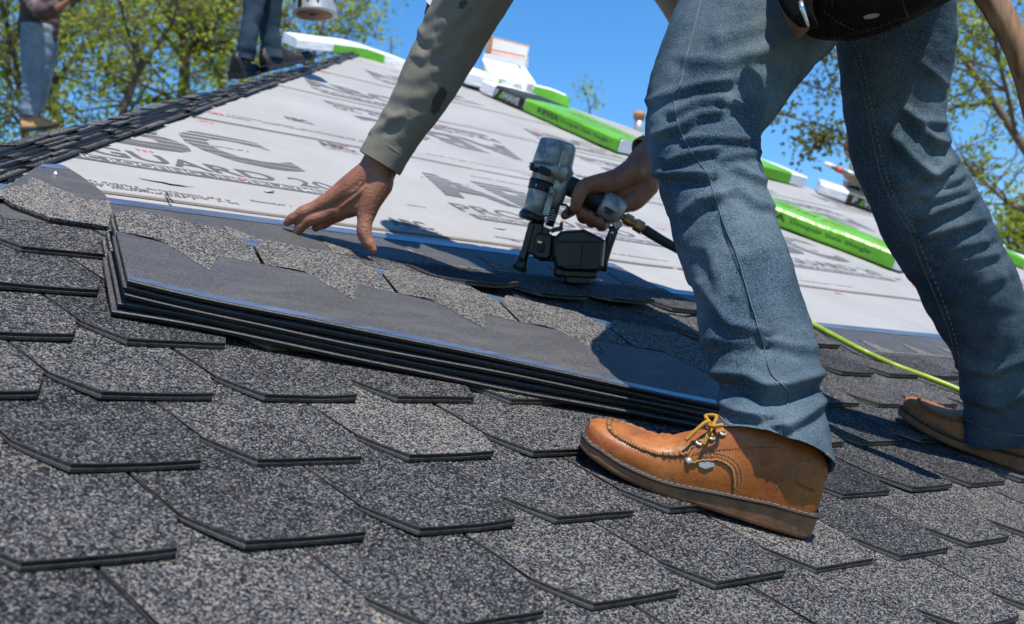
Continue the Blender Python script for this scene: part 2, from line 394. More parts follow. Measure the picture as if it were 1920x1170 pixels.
# ------------------------------------------------------------------ print on the underlayment
def prt(name, s, u, v, wd, h, mat, flip=False, bold=0.0, lift=.0009, slant=0.0, parent=None):
    vs, fs = text_mesh(s, bold) if isinstance(s, str) else s
    xy = vs * np.array([wd, h]); xy[:, 0] += xy[:, 1] * slant
    bm = bmesh.new(); bv = [bm.verts.new((x, y, 0)) for x, y in xy]
    for f in fs:
        try: bm.faces.new([bv[i] for i in f])
        except ValueError: pass
    for ax in (0, 1):                          # cut into strips so that it follows the wrinkles
        L = (wd, h)[ax]; n = int(L / .04)
        for i in range(1, n):
            co = [0, 0, 0]; co[ax] = L * i / n; no = [0, 0, 0]; no[ax] = 1
            bmesh.ops.bisect_plane(bm, geom=bm.verts[:] + bm.edges[:] + bm.faces[:], plane_co=co, plane_no=no)
    sg = -1 if flip else 1
    # trim at the hips
    for (pu, pv), nu_, nv_ in ((APL, KL, -1), (APR, -KR, -1)):
        co = ((pu - u) * sg, (pv - v) * sg, 0); no = (-nu_ * sg, -nv_ * sg, 0)
        bmesh.ops.bisect_plane(bm, geom=bm.verts[:] + bm.edges[:] + bm.faces[:], plane_co=co, plane_no=no, clear_outer=True)
    if not bm.faces: bm.free(); return
    for q in bm.verts:
        q.co.z = wu(u + sg * q.co.x, v + sg * q.co.y) + lift
    me = bpy.data.meshes.new(name); bm.to_mesh(me); bm.free(); me.materials.append(mat)
    rot = Matrix.Rotation(math.pi, 4, 'Z') if flip else Matrix.Identity(4)
    return link(name, me, parent or house, ROOF @ Matrix.Translation((u, v, 0)) @ rot)
RECT = (np.array([[0, 0], [1, 0], [1, 1], [0, 1]], float), [(0, 1, 2, 3)])
def stamp(u, v, flip=False, s=1.0):
    k = -1 if flip else 1
    def q(st, du, dv, wd, h, mat, **kw): prt(kw.pop('name', 'printed_word'), st, u + k * du * s, v + k * dv * s, wd * s, h * s, mat, flip, **kw)
    q('A', 0, .135, .29, .25, M['ink_stripes'], bold=.035, name='printed_letter'); q('B', .30, .135, .225, .25, M['ink_stripes'], bold=.035, name='printed_letter')
    q('C', .545, .13, .26, .26, M['ink_stripes'], bold=.035, name='printed_letter')
    q('PRO', -.053, .004, .24, .064, M['ink']); q('GUARD', .205, .004, .435, .064, M['ink'], bold=.014); q('20', .69, .004, .115, .064, M['ink'])
    q(RECT, -.05, -.054, .85, .042, M['ink'], lift=.0008, name='printed_band')
    q('SYNTHETIC ROOFING UNDERLAYMENT', -.035, -.045, .82, .025, M['ink_white'], bold=.012, lift=.0013)
for u in (1.005, 2.235, 3.465, 4.695, 5.925, 7.155, -.225): stamp(u, 1.585)
for u in (3.33, 4.56, 5.79, 7.0): stamp(u, 2.80, True, .88)
for u in (2.75, 3.9, 5.1, 6.2): stamp(u, 3.02, False, .6)
for u in (3.55, 4.9, 6.1): stamp(u, 3.70, False, .7)
def logo(u, v, h=.055):
    prt('printed_word', 'ABC', u, v + h * .42, h * 2.1, h, M['ink'], bold=.03); prt('printed_word', 'SUPPLY CO. INC.', u, v, h * 2.1, h * .26, M['ink'], bold=.01)
for u in (1.79, 3.02, 4.25, 5.5): logo(u, 1.338)
for u in (2.10, 3.3, 4.5): logo(u, 2.06)
for u in (2.16, 3.4, 4.6): logo(u, 2.335, .045)
rnd = random.Random(3)
def fine(u, v, wd, h):                          # print too small to read: broken strokes, one object per line
    vs = []; fs = []; x = 0
    while x < 1:
        w = rnd.uniform(.25, .9) * h / wd
        if rnd.random() < .16: x += w; continue
        o = len(vs); a, b = rnd.choice(((0, 1), (.1, .75), (0, .7), (.3, 1)))
        vs += [[x, a], [x + w * .55, a], [x + w * .55, b], [x, b]]; fs.append((o, o + 1, o + 2, o + 3)); x += w
    o = prt('fine_print', (np.array(vs), fs), u, v, wd, h, M['ink_brown'])
    if o: o['kind'] = 'stuff'
for u, v, wd in ((1.03, 1.372, .36), (1.06, 1.358, .34), (1.1, 1.347, .2), (2.1, 1.372, .4), (2.13, 1.36, .2), (2.45, 1.375, .3), (3.3, 1.37, .4), (4.5, 1.37, .4), (1.45, 1.395, .1), (1.9, 2.24, .5), (2.0, 2.225, .35), (2.6, 2.24, .5), (3.5, 2.235, .4),
                 (2.75, 2.98, .5), (3.4, 2.985, .4), (1.56, 2.215, .4), (2.3, 1.90, .2), (2.6, 2.03, .3), (4.3, 2.2, .5), (1.62, 1.84, .1), (2.9, 1.6, .06), (1.98, 1.56, .06), (3.1, 3.55, .4), (3.6, 3.56, .5), (5.2, 2.9, .5)):
    fine(u, v, wd, .011)
for k, v in enumerate((1.305, 2.128, 2.918, 3.54)):
    for a, b in ((hipl(v) + .02, hipl(v) + .5), (hipl(v) + .5, 2.7), (2.72, 4.4), (4.4, 6.5)):
        if b > a: prt('lap_line', RECT, a, v + .012, b - a, .006, M['ink_brown'], lift=.0012)
REDS = [(405, 208), (388, 221), (272, 277), (642, 268), (610, 133), (833, 232), (675, 110), (740, 131), (1010, 245), (1005, 240), (1022, 220), (725, 178), (1528, 467), (1575, 545), (1740, 567), (1240, 425), (990, 325), (1595, 398), (1105, 253), (455, 330)]
for x, y in REDS:
    u, v, _ = uvw(on(x, y)); vs = []; fs = []
    for i in range(3):
        o = len(vs); n = 7; c = (.15 + .35 * i, .5 + rnd.uniform(-.15, .15))
        vs += [[c[0] + .14 * math.cos(q) * rnd.uniform(.6, 1.1), c[1] + .45 * math.sin(q) * rnd.uniform(.5, 1)] for q in (2 * math.pi * j / n for j in range(n))]; fs.append(tuple(range(o, o + n)))
    prt('red_mark', (np.array(vs), fs), u - .02, v - .012, .042, .026, M['ink_red'])
# a tear, two scuffs with lifted flakes of film, and the dark crack by the newest course
def flake(u, v, L, W, rot, hgt, name='loose_flake', mat='underlay'):
    mb = MB(); rows = []
    for i in range(9):
        x = i / 8; w = W * math.sin(math.pi * min(1, .12 + x * .9)) * (.7 + .5 * noise.noise(Vector((x * 6, u, v))))
        z = wu(u, v) + .0015 + hgt * math.sin(math.pi * x) * (.6 + .4 * x)
        rows.append([(L * (x - .5), -w / 2, z), (L * (x - .5), 0, z + .35 * hgt), (L * (x - .5), w / 2, wu(u, v) + .001)])
    vs = [p for r in rows for p in r]; fs = [(i * 3 + j, i * 3 + j + 1, i * 3 + j + 4, i * 3 + j + 3) for i in range(8) for j in range(2)]
    mb.add(vs, fs, 0); return mb.build(name, M[mat], house, ROOF @ Matrix.Translation((u, v, 0)) @ Matrix.Rotation(rot, 4, 'Z'))
u, v, _ = uvw(on(315, 338)); flake(u, v, .11, .03, -.12, .0025)
u, v, _ = uvw(on(507, 355)); flake(u, v, .035, .02, .4, .006)
u, v, _ = uvw(on(940, 425)); flake(u, v, .045, .022, .1, .003)
u, v, _ = uvw(on(1685, 520)); flake(u, v, .06, .03, .3, .012)
u, v, _ = uvw(on(1700, 530)); flake(u + .03, v - .02, .05, .025, .9, .014, 'torn_carton_scrap', 'carton')
mb = MB(); pts = [(310, 362), (313, 366), (316, 371), (321, 376), (325, 380)]
mb.tube([on(x, y) + NRM * .001 for x, y in pts], [.0012, .0035, .002, .004, .001], 6, flat=.4); mb.build('crack', M['black'], house)

# ------------------------------------------------------------------ shingles laid on the slope
PH = {-4: .80, -3: .26, -2: .79, -1: .25, 0: .767, 1: .281, 2: .828, 3: .344, 4: .870, 5: .385, 6: .875, 7: .392}
def tab_mesh(seed, lift=0.0):
    """One tab: chamfered butt, granulated face, cut edges in two layers, slightly curled."""
    r = random.Random(seed); top = E_ + S_ + .04
    cu = r.uniform(-.0012, .0032); cl = r.uniform(-.001, .0015); tw = r.uniform(-.0008, .0024) + lift * .5; cl += lift
    rows = [(0, 0, WB), (S_ * .5, -CH * .5, WB + CH * .5), (S_ - .001, -CH + .0030, WB + CH - .0030), (E_ + .001, -CH + .0030, WB + CH - .0030), (top, -CH + .0030, WB + CH - .0030)]
    n = 6; vt = []
    for v, a, b in rows:
        for i in range(n):
            x = a + (b - a) * i / (n - 1); f = max(0, 1 - v / (S_ * 1.6)) ** 1.5; xx = (x - WB / 2) / (WB / 2)
            z = T_ * max(0, 1 - v / E_) - (.0012 if v > E_ else 0) + f * (cu * xx * xx * .5 + tw * max(0, xx) ** 2 + cl)
            vt.append((x, v + (r.uniform(-.0005, .0005) if v == 0 else 0), z))
    mb = MB(); nr = len(rows)
    mb.add(vt, [(j * n + i, j * n + i + 1, (j + 1) * n + i + 1, (j + 1) * n + i) for j in range(nr - 1) for i in range(n - 1)], 0, False)
    per = [i for i in range(n)] + [j * n + n - 1 for j in range(1, nr)] + [(nr - 1) * n + i for i in range(n - 2, -1, -1)] + [j * n for j in range(nr - 2, 0, -1)]
    c = Vector((WB / 2, top * .5, 0)); base = [Vector(vt[i]) for i in per]; k = len(per)
    def ring(dz, out):
        o = []
        for p in base:
            d = Vector((p.x - c.x, p.y - c.y, 0)).normalized(); h = min(1, max(.2, (1.1 - p.y / E_)))
            o.append(p + d * out - Vector((0, 0, dz * h)))
        return o
    r0, r1, r2, r3 = ring(0, 0), ring(.0010, .0004), ring(.0052, .0003), ring(.0055, .0009)
    r4 = ring(.009, .0008)
    for a, b, mi in ((r0, r1, 2), (r1, r2, 1), (r2, r3, 2), (r3, r4, 2)):
        mb.add(a + b, [(i, i + k, (i + 1) % k + k, (i + 1) % k) for i in range(k)], mi, False)
        if mi != 2 or a is r2 or a is r3:
            for i in range(k - 2, k): mb.m[len(mb.m) - k + i] = 3 if a is r3 else 2        # left sloping cut edges painted pale: scuffs, plus the sunlight they face
    return mb.mesh('shingle', [M['granules'], M['black'], M['lip'], M['edge_scuffed_lit']])
TABS = [tab_mesh(s) for s in range(14)]; CURLED = [tab_mesh(40 + s, l) for s, l in enumerate((.010, .015, .008))]
LIMIT = {5: 2.74, 6: 2.385, 7: .93}
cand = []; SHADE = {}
for k in range(-4, 8):
    for i in range(-8, 30):
        u = (PH[k] + i) * P_; v = k * E_
        if k in LIMIT and u + WB > LIMIT[k]: continue
        if k == 7 and u < .8: continue
        if u < hipl(v) + .02 or u > 4.6: continue
        x, y, z = pix(RW(u + WB / 2, v + .05))
        if z < .3: continue
        vis = -140 < x < 2060 and -100 < y < 1330
        cand.append((0 if vis else 1, z, k, i, u, v))
cand.sort()
rest = []
for n_, (a, z, k, i, u, v) in enumerate(cand):
    r = random.Random(k * 101 + i)
    mw = ROOF @ Matrix.Translation((u + r.uniform(-.0012, .0012), v + r.uniform(-.0015, .0015), r.uniform(-.0004, .0006))) @ Matrix.Rotation(r.uniform(-.006, .006), 4, 'Z')
    me = TABS[(k * 7 + i * 3) % len(TABS)]
    if k == 6 and 1.55 < u < 2.1: me = CURLED[i % 3]         # the tabs just nailed still curl up
    if n_ < 296 and a == 0:
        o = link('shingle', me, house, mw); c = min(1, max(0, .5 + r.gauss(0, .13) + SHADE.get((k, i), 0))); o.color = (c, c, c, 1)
    elif z < 9: rest.append((me, mw))
if rest:
    bm = bmesh.new()
    for me, mw in rest:
        t_ = me.copy(); t_.transform(mw); bm.from_mesh(t_); bpy.data.meshes.remove(t_)
    me = bpy.data.meshes.new('outer_shingles'); bm.to_mesh(me); bm.free()
    for m in ('granules', 'black', 'lip', 'edge_scuffed_lit'): me.materials.append(M[m])
    tag(link('outer_shingles', me, house), kind='stuff')
for k in range(-4, 7):                          # the black backing seen through the slots
    a, b = max(hipl(k * E_) + .03, -1.2), LIMIT.get(k, 4.6) - .01
    mb = MB(); va, vb = k * E_ + S_ + .0015, (k + 1) * E_ + .015
    mb.add([RW(a, va, T_ * (1 - (S_) / E_) - .0045), RW(b, va, T_ * (1 - S_ / E_) - .0045), RW(b, vb, -.0045), RW(a, vb, -.0045)], [(0, 1, 2, 3)], 0, False)
    mb.build('shingle_backing', M['black'], house)
# exposed head laps of the newest courses, each with its granule tongues and strip of film
def headlap(k, ua, ub, top):
    v1, v2 = (k + 1) * E_ - .012, k * E_ + top; hh = .0004; n = 40; mb = MB(); vs = []; nv = 6
    for j in range(nv + 1):
        for i in range(n + 1):
            u = ua + (ub - ua) * i / n; v = v1 + (v2 - v1) * j / nv
            w = -.0002 + hh + noise.noise(Vector((u * 7, v * 5, k))) * .0006 + (.0012 * max(0, noise.noise(Vector((u * 11, 2.0, k)))) if j == nv else 0)
            vs.append(RW(u, v, w))
    mb.add(vs, [(j * (n + 1) + i, j * (n + 1) + i + 1, (j + 1) * (n + 1) + i + 1, (j + 1) * (n + 1) + i) for j in range(nv) for i in range(n)], 0)
    e = [RW(ua + (ub - ua) * i / n, v2, -.010) for i in range(n + 1)]; o = vs[-(n + 1):]
    mb.add(o + e, [(i, i + 1, i + n + 2, i + n + 1) for i in range(n)], 1, False)
    e2 = [vs[j * (n + 1) + n] for j in range(nv + 1)]; mb.add(e2 + [p - NRM * .010 for p in e2], [(i, i + 1, i + nv + 2, i + nv + 1) for i in range(nv)], 1, False)
    hl = mb.build('head_lap', [M['smooth'], M['black']], house)
    mb = MB(); fs = [p + NRM * .0007 for p in vs]
    va = [RW(ua + (ub - ua) * i / n, v2 - .034, .0011) for i in range(n + 1)]; vb = [RW(ua + (ub - ua) * i / n, v2 - .001, .0013) for i in range(n + 1)]
    mb.add(va + vb, [(i, i + 1, i + n + 2, i + n + 1) for i in range(n)], 0); mb.build('film_strip', M['film'], house)
    for i in range(-2, 24):                     # tongues of granules running up from each tab
        u = (PH[k] + i) * P_ - CH
        if u < ua or u + P_ > ub + .01: continue
        pts = [(u + .002, E_ - .004), (u + P_ - .002, E_ - .004), (u + P_ - .002, E_ + .004), (u + .142, E_ + .004), (u + .086, E_ + .088), (u + .061, E_ + .003), (u + .002, E_ + .003)]
        mb = MB(); mb.add([RW(x, k * E_ + y, .0013) for x, y in pts], [(0, 1, 2, 3, 4, 5, 6)], 0, False); mb.build('granule_tongue', M['granules'], house)
headlap(6, hipl(1.15) + .06, 2.392, .325); headlap(5, 2.394, 2.78, .325); headlap(4, 2.70, 5.2, .335)
# the cut end piece standing at the left: granules below, a bare trapezoid above, a nail head
mb = MB(); pl = [(205, 374), (188, 356), (150, 328), (122, 311), (112, 308), (80, 307), (60, 318), (25, 342), (-10, 360), (-10, 372), (60, 376), (130, 380)]
mb.loft([[on(x, y, w) for x, y in pl] for w in (-.008, .0075)], True, 0, False); pc = mb.build('cut_shingle', [M['smooth']], house)
mb = MB(); gp = [(-12, 372), (2, 369), (25, 384), (93, 409), (202, 426), (210, 398), (204, 376), (160, 376), (140, 366), (100, 352), (62, 334), (54, 333), (52, 346), (4, 356), (-12, 360)]
mb.loft([[on(x, y, .0075) + NRM * h for x, y in gp] for h in (-.0085, -.003)], False, 1, False); mb.loft([[on(x, y, .0075) + NRM * h for x, y in gp] for h in (-.003, .0015)], True, 0, False)
mb.m[-2] = 1; o_ = mb.build('granule_face', [M['granules'], M['black']], pc)
mb = MB(); mb.loft([[on(x, y, .0078) + NRM * h for x, y in ((122, 311.5), (112, 308.5), (80, 307.5), (73, 313), (128, 318))] for h in (-.0004, .0006)], True, 0, False); mb.build('film_strip', M['film'], pc)
mb = MB(); mb.tube([on(104, 328, .0074), on(104, 328, .0086)], .0055, 10); mb.build('nail_head', M['nail'], pc)

# ------------------------------------------------------------------ ragged shingle ends folded over the left hip
hd = (RW(*APL) - RW(hipl(0), 0)).normalized(); LN = Vector((-SA, 0, CA)).normalized(); LN = Vector((-math.sin(R(27)), 0, math.cos(R(27))))
hs = hd.cross(LN).normalized(); hs = -hs if hs.dot(Vector((-1, 0, 0))) < 0 else hs
rr = random.Random(11)
def hip_piece(v, L, W, off, lift, tw):
    p = RW(hipl(v), v); n = (LN * .5 + NRM * .5).normalized()
    s2 = n.cross(hd).normalized(); s2 = s2 if s2.x < 0 else -s2; h2 = (hd + s2 * tw).normalized()
    c = p + s2 * off + n * lift; mb = MB(); mb.box(c, h2 * L / 2, s2 * W / 2, n * .0018, 0); e = rr.random()
    mb.m = [1, 0, 2 if e < .45 else 1, 2, 1, 1]
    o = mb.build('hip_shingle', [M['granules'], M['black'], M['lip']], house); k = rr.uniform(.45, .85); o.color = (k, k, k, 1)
v = .1
while v < 4.5:
    L = rr.uniform(.08, .17)
    hip_piece(v, L * 1.1, .034, .010 + rr.uniform(-.004, .004), .002, 0)
    nl = 5 if v < 1.7 else 4 if v < 2.4 else 3 if v < 3.2 else 2
    for lay in range(1, nl + 1):
        if rr.random() < .80: hip_piece(v + rr.uniform(-.04, .05), L * rr.uniform(.45, 1.1), .032, .010 + lay * .0095 + rr.uniform(-.004, .004), .002 + lay * .0058 + rr.uniform(-.0008, .0006), rr.uniform(-.04, .04))
    v += L * .9
n_ = (LN * .5 + NRM * .5).normalized(); s2_ = n_.cross(hd).normalized(); s2_ = s2_ if s2_.x < 0 else -s2_
for lay, ve in ((0, 4.5), (1, 4.5), (2, 4.5), (3, 3.2), (4, 2.4), (5, 1.7)):      # the dark layers under the ends
    a_, b_ = RW(hipl(-.3), -.3), RW(hipl(ve), ve); w_ = .014 if lay else .012; th = .0029 * (1 if lay else .6)
    c_ = (a_ + b_) / 2 + s2_ * (.012 + lay * .0095) + n_ * (.0002 + lay * .0058 - .0012 - th * .35)
    mb = MB(); mb.box(c_, hd * ((b_ - a_).length / 2), s2_ * w_, n_ * th, 0); mb.build('hip_backing', M['black'], house)
mb = MB(); mb.add([RW(hipl(-2.2), -2.2, -.006), RW(*APL, -.006), back[0] + (D - back[0]) * 0 + Vector((0, 0, .01))], [(0, 1, 2)], 0, False)
mb.build('side_slope_shingles', M['granules'], house)
# ------------------------------------------------------------------ the stack of loose shingle sheets
sd = Vector((.815, -.341, 0)).normalized(); sp = Vector((-sd.y, sd.x, 0)); so_ = Vector((.818, .698, 0))
SROT = Matrix(((sd.x, sp.x, 0, so_.x), (sd.y, sp.y, 0, so_.y), (0, 0, 1, 0), (0, 0, 0, 1)))
LS, WS = 1.04, .375; PT = .207; ST = .0062
def wav(a, b, k): return .0014 * math.sin(a * 9 + k) + .0016 * noise.noise(Vector((a * 5, b * 6, k * 3.1))) + (.0025 * (1 - a / .12) ** 2 * (1 if k > 1 else -.6) if a < .12 else 0)
def sheet(idx, w0, da, db, rot, label):
    mw = ROOF @ SROT @ Matrix.Translation((da, db, w0)) @ Matrix.Rotation(rot, 4, 'Z')
    n = 64; hb = WS - E_
    mb = MB(); rows = [0, .0015, .03, .09, .15, hb]; top = []
    for b in rows: top.append([Vector((LS * i / n, b, ST - (.0012 if b == 0 else 0) + wav(LS * i / n, b, idx))) for i in range(n + 1)])
    mb.loft(top, False, 0, True, closed=False)
    f0 = top[0]; r = [f0, [p + Vector((0, -.0005, -.0006)) for p in f0], [p + Vector((0, -.0002, -.0008)) for p in f0], [p + Vector((0, .0004, -ST + .0012)) for p in f0], [p + Vector((0, .03, -ST + .0012)) for p in f0]]
    for a, b, mi in ((0, 1, 2), (1, 2, 1), (2, 3, 1), (3, 4, 1)): mb.loft([r[a], r[b]], False, mi, False, closed=False)
    for sgn, i in ((1, 0), (-1, n)):
        e = [rw[i] for rw in top]; mb.loft([e, [p + Vector((-.0006 * sgn, 0, -.001)) for p in e]], False, 2, False, closed=False); mb.loft([[p + Vector((-.0003 * sgn, 0, -.001)) for p in e], [p - Vector((0, 0, ST)) for p in e]], False, 1, False, closed=False)
    root = empty('shingle_sheet', mw @ Vector((LS / 2, WS / 2, 0)))
    tag(root, label, 'shingle sheet', 'loose shingle sheets in the stack')
    mb.build('head_lap', [M['smooth'], M['black'], M['lip']], root, mw)
    mb = MB(); ra = [[Vector((LS * i / n, b, ST + .0005 + wav(LS * i / n, b, idx))) for i in range(n + 1)] for b in (.0012, .019)]
    mb.loft(ra, False, 0, True, closed=False); mb.build('film_strip', M['film'], root, mw)
    if idx >= 4:                                # nail-line creases across the top sheet's bare band
        for j, (a0, a1) in enumerate(((.12, .12), (.235, .27), (.345, .345), (.44, .475), (.56, .56), (.65, .69), (.86, .9))):
            mb = MB(); mb.tube([(a0 + (a1 - a0) * q / 6 + .0015 * math.sin(q * 2 + j), .022 + .18 * q / 6, ST + .0001 + wav(a0, .022 + .18 * q / 6, idx)) for q in range(7)], .0006, 4, flat=.8)
            mb.build('crease', M['ink'], root, mw)
    mb = MB(); mb.loft([[Vector((.03 + (LS - .06) * i / 20, b, ST - .0048)) for i in range(21)] for b in (WS - .085, WS - .012)], False, 0, True, closed=False); mb.build('film_strip', M['film'], root, mw)
    for j in range(5):
        a0 = j * PT; last = .004
        pts = [(a0 + .0032, hb - .002), (a0 + .0032, WS - S_ + .002), (a0 + CH, WS), (a0 + PT - CH, WS), (a0 + PT - .0032, WS - S_ + .002), (a0 + PT - .0032, hb - .002),
               (a0 + .143, hb - .004), (a0 + .118, hb - .09), (a0 + .063, hb + .005), (a0 + .03, hb + .012)]
        def z(p): return ST + wav(p[0], p[1], idx) - (.002 * ((p[1] - hb) / E_) ** 2 if p[1] > hb else 0)
        tp = [Vector((*p, z(p) + .0006)) for p in pts]; m1 = [p - Vector((0, 0, .0016)) for p in tp]; m2 = [Vector((p.x, p.y, p.z - .0065)) for p in tp[:6]]
        mb = MB(); mid = Vector((a0 + PT / 2, hb + .02, z((a0 + PT / 2, hb + .02)) + .0006)); k = len(tp)
        mb.add(tp + [mid], [(i, (i + 1) % k, k) for i in range(k)][::-1], 0, False)
        mb.add(tp + m1, [(i, i + k, (i + 1) % k + k, (i + 1) % k) for i in range(k)], 2, False)
        mb.add(m1[:6] + m2, [(i, i + 6, i + 7, i + 1) for i in range(5)] + [(6, 7, 8, 9, 10, 11)], 1, False)
        mb.build('tab', [M['granules'], M['black'], M['lip']], root, mw).color = (.84, .84, .84, 1)  # all stack tabs set lighter than the laid shingles
SH = [('bottom sheet of the stack of dark grey shingle sheets, lying on the shingled roof', .0095, -.009, -.0018, -.002), ('second sheet from the bottom of the stack of dark grey shingle sheets', .0192, -.004, .0008, .0008),
      ('middle sheet of the five in the stack of dark grey shingle sheets', .0288, .001, -.0008, -.0006), ('second sheet from the top of the stack, only its dark edge showing', .0384, -.003, .0006, .0004),
      ('top sheet of the stack, with speckled tabs and a bare grey band in the sun', .048, 0, 0, 0)]
for i, (lab, w, da, db, rt) in enumerate(SH): sheet(i, w, da, db, rt, lab)

# ------------------------------------------------------------------ the roofer: legs, arms, hands
def ring_loft(spine, n, nr, folds=(), depthk=.92, seed=0, rnd_amp=.0025, flare=None, amp=1.0):
    """Cloth tube from rows (x, y, half width in photo pixels, depth in m, tilt) with creases along traced lines."""
    S = crv([tuple(r) + (0, depthk)[len(r) - 4:] for r in spine], n); rings = []
    for i, (x, y, hw, d, tilt, dk) in enumerate(S):
        a, b = S[max(0, i - 1)], S[min(n - 1, i + 1)]
        tg = at(b[0], b[1], b[3]) - at(a[0], a[1], a[3]); tg.normalize()
        side = tg.cross(VF).normalized()        # in the picture plane, across the limb
        side = side if side.dot(VR) > 0 else -side
        dp = side.cross(tg).normalized(); dp = dp if dp.dot(VF) > 0 else -dp
        h = hw * d / F; c = at(x, y, d); ring = []
        for j in range(nr):
            q = 2 * math.pi * j / nr; cs, sn = math.cos(q), math.sin(q)
            e = 0.0
            p = c + side * cs * h + dp * sn * h * dk + tg * tilt * cs * h
            X, Y, _ = pix(p)
            if sn < .55:
                for (line, A, w) in folds:
                    md = 1e9
                    for k in range(len(line) - 1):
                        ax, ay = line[k]; bx, by = line[k + 1]; L2 = (bx - ax) ** 2 + (by - ay) ** 2
                        t_ = max(0, min(1, ((X - ax) * (bx - ax) + (Y - ay) * (by - ay)) / L2)); ex, ey = X - ax - t_ * (bx - ax), Y - ay - t_ * (by - ay)
                        dd = math.hypot(ex, ey); 
                        if dd < abs(md): md = dd if ey > 0 else -dd
                    g = md / (w * .85)
                    if -4 < g < 4: e += 1.3 * A * (1 - .55 * abs(cs) ** 5) * (math.exp(-g * g) - .75 * math.exp(-((g - 1.9) / 1.25) ** 2))
            e += rnd_amp * noise.noise(Vector((p.x * 16 + seed, p.y * 16, p.z * 26))) + rnd_amp * .5 * noise.noise(Vector((p.x * 40 + seed, p.y * 40, p.z * 60)))
            nrm = (side * cs + dp * sn).normalized(); ring.append(p + nrm * e * amp)
        rings.append(ring)
    return rings
NEAR = [(1560, -250, 190, 2.12), (1520, -140, 185, 2.10), (1455, -40, 172, 2.04), (1398, 60, 142, 1.98), (1345, 160, 126, 1.93), (1319, 232, 111, 1.90), (1324, 300, 103, 1.87), (1342, 370, 97, 1.84), (1364, 446, 99, 1.81), (1398, 548, 98, 1.77),
        (1420, 635, 104, 1.735), (1440, 705, 99, 1.705, 0, .85), (1448, 765, 100, 1.682, .05, .80), (1448, 822, 112, 1.660, .16, .76), (1448, 846, 115, 1.652, .22, .76)]
NF = [([(1215, 190), (1265, 170), (1308, 158), (1370, 150)], .0055, 9), ([(1262, 212), (1311, 188), (1350, 186)], .004, 8), ([(1225, 255), (1272, 240), (1308, 215), (1350, 210)], .006, 9), ([(1280, 260), (1340, 257), (1400, 262)], .005, 8),
      ([(1255, 303), (1297, 287), (1345, 279)], .0055, 8), ([(1225, 327), (1260, 326), (1322, 328)], .009, 9), ([(1365, 190), (1394, 201), (1420, 236)], .005, 8), ([(1354, 296), (1390, 288), (1428, 286)], .004, 7), ([(1385, 318), (1444, 341)], .004, 8),
      ([(1395, 360), (1418, 378), (1460, 388)], .0035, 9), ([(1280, 405), (1308, 377), (1350, 366)], .006, 11), ([(1290, 110), (1360, 112), (1450, 90)], .004, 14), ([(1350, 70), (1440, 40)], .003, 14),
      ([(1315, 535), (1340, 575), (1372, 610), (1422, 622)], .006, 13), ([(1322, 640), (1360, 634), (1415, 641)], .0045, 13), ([(1455, 640), (1490, 648), (1528, 652)], .0035, 10), ([(1342, 700), (1403, 710), (1436, 730), (1477, 727), (1535, 705)], .011, 13),
      ([(1345, 752), (1380, 772), (1425, 781)], .006, 10), ([(1475, 800), (1510, 780), (1548, 752)], .006, 11), ([(1344, 375), (1358, 420), (1385, 490), (1415, 590), (1430, 640)], .0022, 5), ([(1470, 780), (1460, 820), (1453, 852)], .002, 5), ([(1297, 70), (1285, 115), (1275, 160)], .002, 5), ([(1400, 480), (1440, 470)], .002, 16), ([(1330, 470), (1345, 520), (1350, 560)], .003, 14)]
FAR = [(1600, -250, 180, 2.14), (1625, -140, 165, 2.15), (1655, -40, 140, 2.18), (1676, 40, 115, 2.20), (1680, 110, 106, 2.21), (1677, 190, 95, 2.22), (1683, 260, 91, 2.22), (1709, 330, 91, 2.23), (1748, 405, 95, 2.25), (1790, 485, 90, 2.27), (1828, 560, 88, 2.30),
       (1858, 632, 78, 2.32), (1880, 700, 82, 2.345, 0, .9), (1893, 765, 86, 2.37, 0, .75), (1900, 818, 92, 2.385, .1, .65)]
FF = [([(1700, 208), (1730, 240), (1751, 262), (1772, 268)], .007, 10), ([(1680, 262), (1711, 298), (1752, 332)], .009, 11), ([(1725, 226), (1770, 232)], .004, 8), ([(1685, 350), (1764, 322), (1786, 308)], .006, 9), ([(1695, 374), (1760, 348), (1800, 332)], .0055, 9),
      ([(1745, 372), (1815, 352)], .005, 8), ([(1725, 408), (1822, 372)], .0055, 9), ([(1733, 443), (1838, 412)], .006, 10), ([(1765, 473), (1850, 450)], .005, 9), ([(1755, 495), (1871, 474)], .004, 9), ([(1780, 560), (1880, 520)], .003, 12),
      ([(1815, 690), (1860, 700), (1930, 670)], .007, 11), ([(1815, 745), (1870, 762), (1935, 735)], .007, 11), ([(1620, 330), (1650, 430), (1700, 520)], .004, 16), ([(1730, 120), (1775, 160)], .004, 9)]
HIPS = [(1520, -330, 200, 2.2), (1560, -230, 225, 2.15), (1580, -130, 225, 2.13), (1585, -50, 190, 2.12), (1572, 5, 120, 2.10), (1565, 38, 50, 2.10)]
person = None
body = MB()
